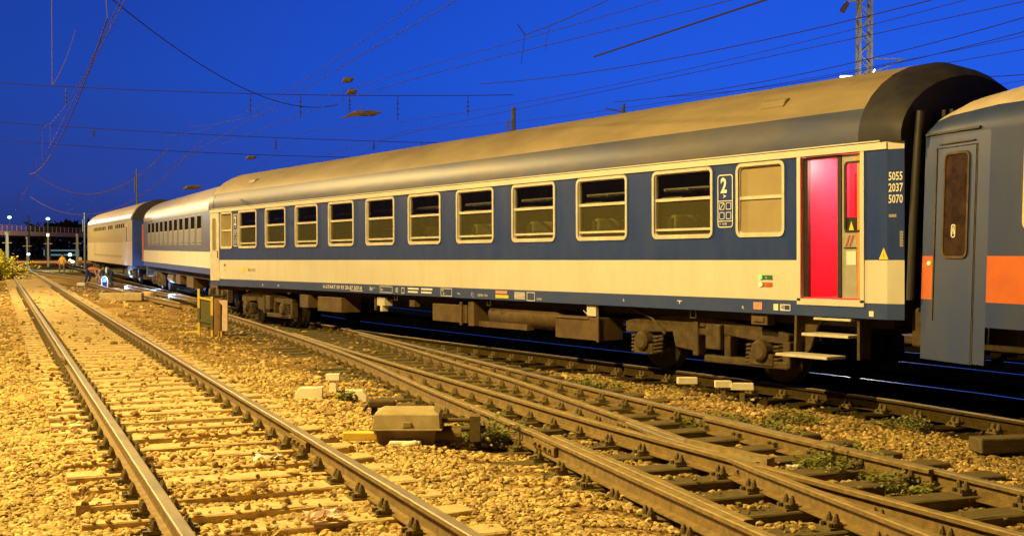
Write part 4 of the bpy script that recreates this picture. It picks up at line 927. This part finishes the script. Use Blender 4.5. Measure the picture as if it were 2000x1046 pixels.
def dry(x, y, n, label, seed):
    rr = random.Random(seed); o = thing('dry_grass', label, 'grass tuft', (x, y, gz(x, y)+.02), 0, 'dry grass tufts on the left track'); mb = MB()
    for i in range(n):
        a = rr.uniform(0, 2*pi); l = rr.uniform(.08, .22); mb.tube([(0, 0, 0), (l*.5*cos(a), l*.5*sin(a), l*.4), (l*cos(a), l*sin(a), l*rr.uniform(.1, .5))], [.003, .0025, .001], 3)
    mb.build('blades', 'conc', o)
dry(2.15, 8.9, 14, 'straw-coloured tuft left of the near rail', 1); dry(2.9, 7.2, 12, 'dry tuft on the sleepers at the bottom edge', 2); dry(3.4, 6.6, 9, 'thin dry tuft close to the paper scrap', 3)
def scrap(x, y, s, label, seed, mat='paper', z=.05):
    rr = random.Random(seed); mb = MB(); n = 7; vs = [(s*(i/(n-1)-.5)*(1.3)+rr.gauss(0, .01), s*(j/(n-1)-.5)*.7+rr.gauss(0, .01), .02+rr.uniform(0, s*.22)) for i in range(n) for j in range(n)]
    keep = [(i*n+j, (i+1)*n+j, (i+1)*n+j+1, i*n+j+1) for i in range(n-1) for j in range(n-1) if rr.random() > .18]
    mb.add(vs, keep); o = mb.build('paper_scrap', mat, fix=False); o.location = (x, y, gz(x, y)+z); o.rotation_euler = (0, 0, rr.uniform(-1, .2)); tag(o, label, 'litter', 'scraps of litter on the ballast')
    m = o.modifiers.new('thick', 'SOLIDIFY'); m.thickness = .002
scrap(3.30, 7.25, .24, 'crumpled pale paper lying across a sleeper at the bottom of the picture', 1)
scrap(3.87, 9.67, .22, 'torn white paper strip on the left track', 2, 'white'); scrap(3.0, 12.6, .10, 'small white flake between the left rails', 3, 'white'); scrap(8.4, 16.6, .14, 'pinkish scrap beside the second brown rail', 4)
scrap(8.05, 7.6, .09, 'bright scrap against the outer turnout rail', 5, 'white'); scrap(2.0, 13.4, .09, 'small pale flake left of the near rail', 6, 'white')
ob = thing('loose_timber', 'thick weathered sleeper lying askew at the right edge of the ballast', 'timber', (11.25, 7.25, gz(10.9, 7.2)+.05), radians(-48))
mb = MB(); mb.box(-.75, 1.6, -.12, .12, 0, .15); mb.build('beam', 'wood', ob, bevel=.015)
ob.rotation_euler = (0, 0, radians(-22))

# ------------------------------------------------------------------ overhead line
def catenary(name, pts, label, r=.0075, mat='wire', sag=1.2, hc=5.5, hm=6.8, drop=6.0, xoff=0):
    o = thing(name, label, 'overhead wire', group='overhead line wires'); mb = MB(); P = resample(pts, 2.0)
    def zz(i, h): return h
    cw = [(p[0], p[1], hc) for p in P]; span = 55.0
    s = np.concatenate([[0], np.cumsum(np.hypot(*np.diff(P, axis=0).T))])
    mw = [(p[0], p[1], hm-sag*(1-(2*((ss/span) % 1)-1)**2)) for p, ss in zip(P, s)]
    mb.tube(cw, r, 5, caps=False); c_ = mb.build('contact_wire', mat, o, fix=False)
    mb = MB(); mb.tube(mw, r*.85, 5, caps=False); mb.build('messenger_wire', mat, o, fix=False)
    mb = MB()
    for i in range(0, len(P), 4): mb.tube([cw[i], mw[i]], r*.45, 4, caps=False)
    mb.build('dropper', mat, o, fix=False)
catenary('catenary_wire', [lp(-10), lp(40), lp(120)], 'wires hung along the leftmost track', mat='wirelit')
catenary('catenary_wire', [(6.4, 0), (8.2, 10), (12.2, 30), (18, 60), (28, 120)], 'wires hung above the turnout', mat='wire', hc=5.6, hm=7.0)
catenary('catenary_wire', [(11, -4), (13.0, 12), (13.1, 24), (15, 40), (22.8, 82), (30, 120)], 'wires hung above the coaches', hc=5.7, hm=7.1)
catenary('catenary_wire', [(15, -6), (17.4, 16), (18.9, 34), (24.4, 64), (40, 130)], 'wires hung above the first track beyond the coaches', hc=5.7, hm=7.0)
catenary('catenary_wire', [(19.5, -6), (22.2, 16), (23.7, 34), (29.2, 64), (45, 130)], 'wires hung above the second track beyond the coaches', hc=5.9, hm=7.3)
catenary('catenary_wire', [(27, -6), (29, 16), (31, 34), (37, 64), (52, 130)], 'farthest pair of wires seen above the coach roofs', hc=6.2, hm=7.6)
def wire(a, b, sag, label, r=.012, mat='wire', ins=(), name='span_wire'):
    a, b = Vector(a), Vector(b); mb = MB(); pts = [a.lerp(b, k/24)-Vector((0, 0, sag*4*(k/24)*(1-k/24))) for k in range(25)]
    mb.tube(pts, r, 5, caps=False); o = mb.build(name, mat, fix=False); tag(o, label, 'wire', 'cross wires of the overhead line')
    for t_, l_ in ins:
        i = int(t_*24); m2 = MB(); c = pts[i]; m2.tube([c+Vector((0, 0, .0)), c-Vector((0, 0, l_))], .02, 6)
        for q_ in range(3): m2.tube([c-Vector((0, 0, l_*(.3+.22*q_))), c-Vector((0, 0, l_*(.3+.22*q_)+.04))], .07, 8)
        m2.build('insulator', 'insul', o)
def cp(px, py, z):   # a spot in the yard at depth z from the photographer
    th = radians(33.4); l = (px-1000)/2350*z; return (z*sin(th)+l*cos(th), z*cos(th)-l*sin(th), EYE-(py-488)*z/2350)
wire(cp(-200, 150, 58), cp(1003, 186, 66), .35, 'upper cross wire running left from the concrete pole', r=.02, ins=((.28, 1.0), (.58, 1.1), (.66, 1.2), (.71, .9), (.82, 1.3), (.92, 1.1)))
wire(cp(-200, 225, 58), cp(1003, 282, 66), .25, 'lower cross wire running left from the concrete pole', r=.018, ins=((.3, .5), (.62, .7), (.75, .5), (.86, .6)))
wire(cp(-150, 262, 75), cp(880, 310, 80), .35, 'third faint cross wire low over the coach roofs', r=.02)
wire(cp(150, -60, 24), cp(660, 205, 52), 1.0, 'long sloping feeder wire across the upper left sky', r=.013)
wire(cp(205, -80, 20), cp(212, 38, 20), 0, 'short vertical drop wire at the upper left', r=.008, mat='wirelit')
wire(cp(212, 38, 20), cp(60, 340, 40), .6, 'lamplit wire curving down through the left sky', r=.012, mat='wirelit')
wire(cp(104, -40, 18), cp(104, 168, 18), 0, 'vertical lamplit drop wire at the far left', r=.006, mat='wirelit')
wire(cp(104, 168, 18), cp(150, 60, 22), .1, 'slanting half of the lamplit V at the far left', r=.006, mat='wirelit')
wire(cp(70, 340, 28), cp(330, 290, 26), .7, 'lit wire sagging low over the bridge', r=.008, mat='wirelit')
wire(cp(60, 384, 34), cp(400, 270, 26), 1.0, 'lowest lit wire sagging from the left', r=.008, mat='wirelit')
wire(cp(1160, 112, 30), cp(1560, -20, 22), .0, 'doubled dark feeder rising to the top edge', r=.022, ins=())
wire(cp(940, 165, 40), cp(1900, -20, 24), .3, 'thin wire rising across the middle sky', r=.012)
wire(cp(1200, 200, 44), cp(2150, -10, 28), .4, 'thin wire passing left of the lattice mast', r=.012)
wire(cp(1300, 190, 46), cp(2150, 20, 30), .4, 'thin wire passing behind the lattice mast', r=.012)
wire(cp(1010, 48, 26), cp(1025, 70, 26), 0, 'kinked hanger near the top centre', r=.012); wire(cp(1025, 70, 26), cp(1250, -30, 23), .05, 'wire leaving the kinked hanger', r=.010)
wire(cp(1025, 70, 26), cp(1018, 125, 27), .0, 'curved tail under the kinked hanger', r=.006); wire(cp(1072, 54, 26), cp(1064, 100, 26), .0, 'second tail right of the kinked hanger', r=.006)
wire(cp(1900, 150, 40), cp(2100, 130, 36), .1, 'short wire above the right-hand coach', r=.014)
# section insulators lit from below
for (px, py, z, L, lab) in ((712, 222, 27, .75, 'amber-lit section insulator hanging over the coach roof'), (680, 157, 27, .25, 'small oval clamp high above the coach'), (688, 180, 27, .22, 'lower small oval clamp above the coach'), (376, 366, 34, .5, 'brown insulator on the low left wire'), (491, 308, 40, .35, 'small dark insulator over the far coach')):
    c = Vector(cp(px, py, z)); mb = MB(); d = Vector((.35, .93, .0)); d = Vector((cos(.45), -sin(.45), 0)); 
    mb.tube([c-d*L/2+Vector((0, 0, -.06)), c-d*L*.25, c+d*L*.25, c+d*L/2+Vector((0, 0, .04))], [.02, .06, .06, .02], 8)
    if L > .6:
        mb.tube([c-d*.05, c-d*.05+Vector((0, 0, .16))], .015, 5); mb.tube([c+d*.1, c+d*.1+Vector((0, 0, .12))], .015, 5); mb.bar(c-d*.5+Vector((0, 0, -.10)), c+d*.1, .08, .03)
    o = mb.build('section_insulator', 'bogie', fix=False); tag(o, lab, 'insulator', 'insulators on the overhead wires')
# masts
def lattice(px, z, w, h, label):
    b = cp(px, 488, z); o = thing('catenary_mast', label, 'mast', (b[0], b[1], 0), -radians(33.4)); mb = MB()
    for sx in (-1, 1):
        for sy in (-1, 1): mb.bar((sx*w/2, sy*w/2, 0), (sx*w*.42, sy*w*.42, h), .10, .10)
    n = int(h/.55)
    for k in range(n):
        z0, z1 = k*h/n, (k+1)*h/n; s = 1 if k % 2 else -1; a = w/2
        for sy in (-1, 1): mb.bar((-s*a, sy*a, z0), (s*a, sy*a, z1), .055, .055); mb.bar((sy*a, -s*a, z0), (sy*a, s*a, z1), .055, .055)
    mb.build('lattice', 'mast', o); return o
mt = lattice(1686, 54, .58, 15, 'tall steel lattice mast rising behind the roof of the nearest coach')
mb = MB(); mb.bar((0, 0, 13.1), (-.9, 0, 12.9), .07, .07); mb.bar((0, 0, 9.6), (1.8, 0, 10.4), .05, .05); mb.bar((.3, 0, 10.4), (1.8, 0, 10.4), .05, .05); mb.build('arm', 'mast', mt)
for (x, z_, dx) in ((-.75, 12.75, -.25), (.85, 9.35, -.1), (1.8, 9.6, 0)):
    mb = MB(); mb.tube([(x, 0, z_+.15), (x+dx, 0, z_-.25)], [.10, .13], 8); mb.build('insulator', 'insul', mt)
mb = MB(); mb.box(-1.1, -.55, -.2, -.1, 9.46, 9.62, 0); mb.build('floodlight', 'lampw', mt)
mb = MB(); mb.bar((.25, -.2, 9.55), (.42, -.2, 9.9), .06, .03); mb.build('floodlight', 'lampw', mt)
def pole(px, ytop, z, w, label, arm=True):
    b = cp(px, ytop, z); o = thing('catenary_pole', label, 'pole', (b[0], b[1], 0), -radians(33.4), 'concrete poles behind the train'); mb = MB()
    mb.tube([(0, 0, 0), (0, 0, b[2])], [w*.65, w*.45], 10); mb.build('shaft', 'concpole', o)
    mb = MB(); mb.box(-w*1.3, -w*.9, -.06, .06, b[2]-1.9, b[2]-.7)
    if arm: mb.bar((0, 0, b[2]-.5), (-1.1, 0, b[2]-.25), .09, .07)
    mb.build('bracket', 'mast', o)
pole(1003, 210, 66, .26, 'thick dark concrete pole rising behind the middle of the nearest coach', False)
pole(1218, 203, 70, .19, 'short thin pole with a pale arm behind the nearest coach')
pole(268, 330, 95, .14, 'faint thin pole above the second coach', False)
pole(166, 415, 120, .18, 'dark pole at the far end of the last coach', False); pole(57, 420, 150, .18, 'dark pole standing behind the bridge parapet', False)

# ------------------------------------------------------------------ far background, left
br = thing('road_bridge', 'long lit road bridge with railings crossing the yard in the distance', 'bridge')
mb = MB(); a = Vector(cp(-120, 452, 215)); b = Vector(cp(330, 464, 330))
d = (b-a); a.z = a.z; mb.bar(a, b, 8, .9); mb.build('deck', 'bridge', br)
mb = MB(); nrm_ = Vector((d.y, -d.x, 0)).normalized()*-3.9
for k in range(61):
    p = a.lerp(b, k/60); q_ = p+Vector((d.y, -d.x, 0)).normalized()*3.9
    mb.bar(q_+Vector((0, 0, .4)), q_+Vector((0, 0, 1.5)), .08, .08)
for h in (.8, 1.15, 1.5): mb.bar(a+Vector((d.y, -d.x, 0)).normalized()*3.9+Vector((0, 0, h)), b+Vector((d.y, -d.x, 0)).normalized()*3.9+Vector((0, 0, h)), .08, .08)
mb.build('railing', 'bridge', br)
for k in (.12, .37, .60, .82):
    p = a.lerp(b, k); mb = MB(); mb.tube([(p.x, p.y, -.3), (p.x, p.y, p.z-.4)], .6, 10); mb.build('pier', 'bridge', br)
lamp('bridge_lamp', tuple(Vector(cp(-40, 330, 205))), 42000, (1, .62, .38), .5)
for px, py, lab in ((19, 424, 'left one of the two cyan-white lamps above the bridge'), (94, 427, 'right one of the two cyan-white lamps above the bridge')):
    z = 240; c = Vector(cp(px, py, z)); o = thing('street_lamp', lab, 'street lamp', (c.x, c.y, 0), 0, 'lamps on the bridge')
    mb = MB(); mb.tube([(0, 0, 0), (0, 0, c.z)], .10, 6); mb.build('pole', 'mast', o); bm = bmesh.new(); bmesh.ops.create_icosphere(bm, subdivisions=2, radius=.29)
    me = bpy.data.meshes.new('lamp_head'); bm.to_mesh(me); bm.free(); me.materials.append(M['lampcy']); h_ = bpy.data.objects.new('lamp_head', me); h_.location = (0, 0, c.z); h_.scale = (1.3, 1.3, .9); COL.objects.link(h_); h_.parent = o
labs = ['pale post with small crossarm, farthest left under the bridge', 'short pale signal post between two taller ones', 'tall pale lamp post with a bright bent head', 'pale tall post nearest to the last coach']
for (px, yt, yb, z, w), lab in zip(((14, 458, 492, 130, .22), (53, 467, 497, 140, .11), (94, 461, 497, 140, .12), (151, 461, 497, 150, .20)), labs):
    c = Vector(cp(px, yt, z)); o = thing('yard_post', lab, 'post', (c.x, c.y, 0), -radians(33), 'pale posts under the bridge')
    mb = MB(); mb.tube([(0, 0, -.1), (0, 0, c.z)], [w, w*.7], 8); mb.build('shaft', 'post', o)
    mb = MB(); mb.bar((-.5, 0, c.z*.75), (.5, 0, c.z*.75), .08, .08); mb.box(-w*.7, w*.7, -.2, .1, c.z, c.z+.3, 1); mb.build('crossarm', ['post', 'lampo' if px == 94 else 'post'], o)
lamp('yard_lamp', tuple(Vector(cp(80, 400, 118))), 3500, (.85, 1, .75), .3)
c = Vector(cp(104, 488, 300)); o = thing('far_carriage', 'pale blue-lit carriage standing far off under the bridge', 'carriage', (c.x, c.y, 0), -radians(28))
mb = MB(); mb.box(-2.0, 6, -1.2, 1.2, .45, 1.95); mb.build('body', 'cyancar', o, bevel=.1)
mb = MB(); mb.box(-1.7, 5.7, -1.23, -1.2, .85, 1.6); mb.build('window', 'dark', o)
mb = MB(); mb.box(-1.8, 5.8, -1.0, 1.0, .0, .45); mb.build('underframe', 'dark', o)
for (px, py, z, r, m, lab) in ((137, 497, 120, .13, 'lampw', 'bright white lamp near the standing worker'), (137, 508, 110, .06, 'lampw', 'small white light below the bright one'), (142, 512, 108, .12, 'lampo', 'small amber light to the right of the standing worker'), (56, 496, 120, .09, 'lampw', 'small upright white light right of the bush')):
    c = Vector(cp(px, py, z)); o = thing('signal_light', lab, 'light', (c.x, c.y, gz(c.x, c.y)), 0, 'small lights far down the yard'); mb = MB(); mb.tube([(0, 0, 0), (0, 0, max(.1, c.z+.2))], .05, 6); mb.build('post', 'mast', o)
    mb = MB(); mb.tube([(-.1, -.1, c.z+.2), (0.05, .05, c.z+.2)], r, 12); mb.build('lens', m, o)
c = Vector(cp(157, 505, 100)); o = thing('round_sign', 'round pale shunting disc left of the last coach', 'sign', (c.x, c.y, 0), -radians(33)); mb = MB(); mb.tube([(0, 0, -.2), (0, 0, c.z)], .04, 6); mb.build('post', 'mast', o)
mb = MB(); mb.tube([(0, -.05, c.z), (0, -.08, c.z)], .16, 16); mb.build('disc', 'conc', o)
# far wood along the horizon
def wood(x0, x1, z, hmax, n, seed):
    rr = random.Random(seed); V = []; F = []
    for i in range(n):
        px = rr.uniform(x0, x1); zz = z*rr.uniform(.9, 1.15); c = cp(px, 488, zz); hh = hmax*(.55+.45*abs(sin(px*.013+seed)))*rr.random()**.6; s = rr.uniform(.5, 1.3)
        a = [Vector((rr.gauss(0, s), rr.gauss(0, s), rr.gauss(0, s))) for _ in range(3)]; o_ = len(V); V += [Vector((c[0], c[1], hh))+v for v in a]; F.append((o_, o_+1, o_+2))
    return V, F
V, F = wood(-300, 2600, 340, 9, 16000, 3)
me = bpy.data.meshes.new('far_wood'); me.from_pydata(V, [], F); me.materials.append(M['far']); o = bpy.data.objects.new('far_wood', me); COL.objects.link(o); tag(o, 'dark far-off wood along the horizon behind the yard', 'wood', kind='stuff')

# bush at the left edge
bx, by = cp(4, 488, 75)[:2]
o = thing('bush', 'bright yellow-green bush reaching in from the left edge', 'bush', (bx, by, gz(bx, by))); rr = random.Random(5); lf = MB(); tw = MB()
for i in range(64):
    a = rr.uniform(0, 2*pi); el = rr.uniform(.15, 1.3); L = rr.uniform(1.1, 2.5)*(1 if el > .5 else 1.1); p = Vector((rr.gauss(0, .15), rr.gauss(0, .15), .05)); pts = [p]
    d = Vector((cos(a)*cos(el), sin(a)*cos(el), sin(el)))
    for k in range(6): p = p+d*L/6; d = (d+Vector((0, 0, -.12))+Vector((rr.gauss(0, .08), rr.gauss(0, .08), rr.gauss(0, .05)))).normalized(); pts.append(p.copy())
    tw.tube(pts, [.02*(1-k/8) for k in range(7)], 4)
    for k in range(70):
        t_ = rr.uniform(.25, 1)*6; j = min(int(t_), 5); q_ = pts[j].lerp(pts[j+1], t_-j)+Vector((rr.gauss(0, .06), rr.gauss(0, .06), rr.gauss(0, .06))); b = rr.uniform(0, 2*pi); l = rr.uniform(.10, .22); w = l*.4
        dv = Vector((cos(b), sin(b), rr.uniform(-.6, .4))).normalized()*l; sv = Vector((-sin(b), cos(b), rr.uniform(-.4, .4)))*w; lf.add([q_, q_+dv*.5+sv, q_+dv, q_+dv*.5-sv], [(0, 1, 2, 3)])
lf.build('leaves', 'bushleaf', o, fix=False); tw.build('branches', 'bark', o, fix=False)

# ------------------------------------------------------------------ people
def person(loc, rz, J, mats, label, extra=None):
    """J: dict joint -> (pos, radius, parent, material index); one skinned surface"""
    names = list(J); root = thing('person', label, 'person', loc, rz, None); me = bpy.data.meshes.new('body')
    ed = [(names.index(J[n][2]), names.index(n)) for n in names if J[n][2]]
    me.from_pydata([J[n][0] for n in names], ed, []); o = bpy.data.objects.new('body', me); COL.objects.link(o)
    sk = o.modifiers.new('skin', 'SKIN'); sd = o.modifiers.new('sub', 'SUBSURF'); sd.levels = 2; sd.render_levels = 2
    for i, n in enumerate(names):
        sv = me.skin_vertices[0].data[i]; r = J[n][1]; sv.radius = r if isinstance(r, tuple) else (r, r); sv.use_root = (i == 0)
    dg = bpy.context.evaluated_depsgraph_get(); m2 = bpy.data.meshes.new_from_object(o.evaluated_get(dg)); bpy.data.objects.remove(o)
    ob_ = bpy.data.objects.new('body', m2); COL.objects.link(ob_); ob_.parent = root; m2.materials.clear()
    for m_ in mats: m2.materials.append(M[m_])
    segs = [(Vector(J[J[n][2]][0]), Vector(J[n][0]), J[n][3]) for n in names if J[n][2]]
    for p in m2.polygons:
        best = 1e9; mi = 0
        for a_, b_, k_ in segs:
            d_ = b_-a_; t_ = max(0, min(1, (p.center-a_).dot(d_)/max(d_.length_squared, 1e-9))); dist = (p.center-a_-d_*t_).length
            if dist < best: best = dist; mi = k_
        p.material_index = mi; p.use_smooth = True
    hd = Vector(J['head'][0]); nk = Vector(J['neck'][0]); up = (hd-nk).normalized()
    mb = MB(); rings = []; face = Vector(extra['face']).normalized() if extra and 'face' in extra else Vector((0, -1, 0))
    bm = bmesh.new(); bmesh.ops.create_uvsphere(bm, u_segments=14, v_segments=10, radius=.105)
    for v in bm.verts:
        v.co = v.co+hd+up*.035-face*.018
    bmesh.ops.delete(bm, geom=[v for v in bm.verts if (v.co-hd).dot(face) > .055 or (v.co-hd).dot(up) < -.04], context='VERTS')
    mh = bpy.data.meshes.new('hair'); bm.to_mesh(mh); bm.free(); mh.materials.append(M[extra.get('hair', 'hair') if extra else 'hair']); h_ = bpy.data.objects.new('hair', mh); COL.objects.link(h_); h_.parent = root
    mf = MB(); side = face.cross(up).normalized()
    for s in (-1, 1): mf.obox(hd+face*.092+side*.035*s+up*.01, (.014, .014, .01))
    mf.build('eyes', 'hair', root)
    mf = MB(); mf.tube([hd+face*.09+up*.005, hd+face*.118-up*.02], [.008, .014], 6); mf.build('nose', 'skin', root)
    return root
def limb_hand(J, name, wrist, d, r=.010):
    d = Vector(d).normalized(); s = d.cross(Vector((0, 0, 1)));  s = s.normalized() if s.length > .1 else Vector((1, 0, 0)); w = Vector(wrist)
    J[name+'_palm'] = (tuple(w+d*.07), (.040, .022), name, 0)
    for k, (off, l) in enumerate(((-.03, .075), (-.01, .085), (.01, .08), (.03, .06))):
        a_ = w+d*.10+s*off; J[f'{name}_k{k}'] = (tuple(a_), (r, r), name+'_palm', 0); J[f'{name}_t{k}'] = (tuple(a_+d*l*.7+Vector((0, 0, -l*.5))), (r*.8, r*.8), f'{name}_k{k}', 0)
    J[name+'_thumb'] = (tuple(w+d*.07+s*.06+Vector((0, 0, -.01))), (r, r), name+'_palm', 0)
def figure(hip, chest, neck, head, elbows, hands, knees, feet, cm, lm, hm=0, slim=1):
    h = Vector(hip); c = Vector(chest); J = {}
    J['hip'] = (hip, (.15*slim, .12), None, lm); J['waist'] = (tuple(h.lerp(c, .45)), (.14*slim, .11), 'hip', cm); J['chest'] = (chest, (.17*slim, .12), 'waist', cm); J['neck'] = (neck, .055, 'chest', cm)
    J['head'] = (head, (.085, .10), 'neck', 0)
    side = Vector((1, 0, 0))
    for s, e, w, k, f in ((-1, elbows[0], hands[0], knees[0], feet[0]), (1, elbows[1], hands[1], knees[1], feet[1])):
        sh = c.lerp(Vector(neck), .45)+side*s*.18; nm = 'l' if s < 0 else 'r'
        J['sh'+nm] = (tuple(sh), .065, 'chest', cm); J['el'+nm] = (e, .045, 'sh'+nm, cm); J['wr'+nm] = (w, .032, 'el'+nm, hm)
        d = Vector(w)-Vector(e); limb_hand(J, 'wr'+nm, w, d)
        hp = h+side*s*.10-Vector((0, 0, .08)); J['th'+nm] = (tuple(hp), .095, 'hip', lm); J['kn'+nm] = (k, .065, 'th'+nm, lm); J['an'+nm] = (f, .045, 'kn'+nm, lm)
        fv = Vector(f); J['to'+nm] = (tuple(fv+Vector((0, -.17, -.05))), (.04, .03), 'an'+nm, 4)
    return J
MT = ['skin', None, None, None, 'black']
def mats(a_, b_): return ['skin', a_, b_, 'hair', 'black']
# standing worker in amber vest, walking hunched to the right
J = figure((0, 0, .92), (.05, -.06, 1.30), (.06, -.10, 1.47), (.07, -.16, 1.61), ((-.25, -.02, 1.08), (.28, -.12, 1.08)), ((-.18, -.22, .92), (.20, -.28, .95)), ((-.16, -.10, .50), (.16, .02, .50)), ((-.22, .05, .08), (.20, .02, .08)), 1, 2)
c = cp(121, 488, 93); person((c[0], c[1], gz(c[0], c[1])), -radians(20), J, mats('vest', 'greycloth'), 'worker in an amber vest walking alone between the bridge and the coaches', {'face': (0, -1, -.2)})
# pink shirt bending, head to the right; local +x = screen right
def bent(loc, rz, cm, lm, label, flip=1, ext=None):
    f = flip
    hip = (0, 0, .88); chest = (f*.42, -.02, .93); neck = (f*.56, -.02, .90); head = (f*.70, -.04, .84)
    J = {}; h = Vector(hip); c_ = Vector(chest)
    J['hip'] = (hip, (.15, .13), None, 2); J['waist'] = ((f*.2, 0, .93), (.14, .12), 'hip', 1); J['chest'] = (chest, (.16, .13), 'waist', 1); J['neck'] = (neck, .055, 'chest', 1); J['head'] = (head, (.09, .095), 'neck', 0)
    for s, nm in ((-1, 'l'), (1, 'r')):
        J['sh'+nm] = ((f*.44, s*.17, .90), .065, 'chest', 1); J['el'+nm] = ((f*.52, s*.20, .62), .045, 'sh'+nm, 1); w = (f*.62, s*.12, .38); J['wr'+nm] = (w, .032, 'el'+nm, 0); limb_hand(J, 'wr'+nm, w, (f*.3, 0, -1))
        J['th'+nm] = ((-f*.02, s*.10, .80), .10, 'hip', 2); J['kn'+nm] = ((f*(.10 if s > 0 else .0), s*.14, .45), .07, 'th'+nm, 2); J['an'+nm] = ((f*(-.05 if s > 0 else -.12), s*.15, .09), .048, 'kn'+nm, 2); J['to'+nm] = ((f*.12, s*.16, .035), (.04, .03), 'an'+nm, 4)
    return person(loc, rz, J, mats(cm, lm), label, {'face': (f*.4, 0, -1)})
rzp = -radians(33.4)
c = cp(171, 488, 66); bent((c[0], c[1], gz(c[0], c[1])), rzp, 'pink', 'jeans', 'person in a pink shirt and blue jeans bending over beside the blue lantern')
c = cp(217, 488, 64.5); r2 = bent((c[0], c[1], gz(c[0], c[1])), rzp, 'darkcloth', 'darkcloth', 'person in dark workwear with a reflective band bending towards the pink shirt', flip=-1)
mb = MB(); ring(mb, 0, 0, .36, .33, .12, .02, -.04, .04); o = mb.build('reflective_band', 'reflect', r2); o.location = (-.22, 0, .93)
c = cp(199, 488, 65.5); J = figure((0, 0, .48), (.10, -.12, .80), (.13, -.17, .93), (.16, -.24, 1.03), ((-.1, -.35, .66), (.36, -.3, .62)), ((.02, -.5, .50), (.30, -.5, .45)), ((-.18, -.42, .50), (.22, -.40, .48)), ((-.2, -.2, .08), (.22, -.15, .08)), 1, 2)
person((c[0], c[1], gz(c[0], c[1])), rzp, J, mats('palecloth', 'palecloth'), 'person in pale clothes crouching between the two bending ones', {'face': (.3, -1, -.4)})
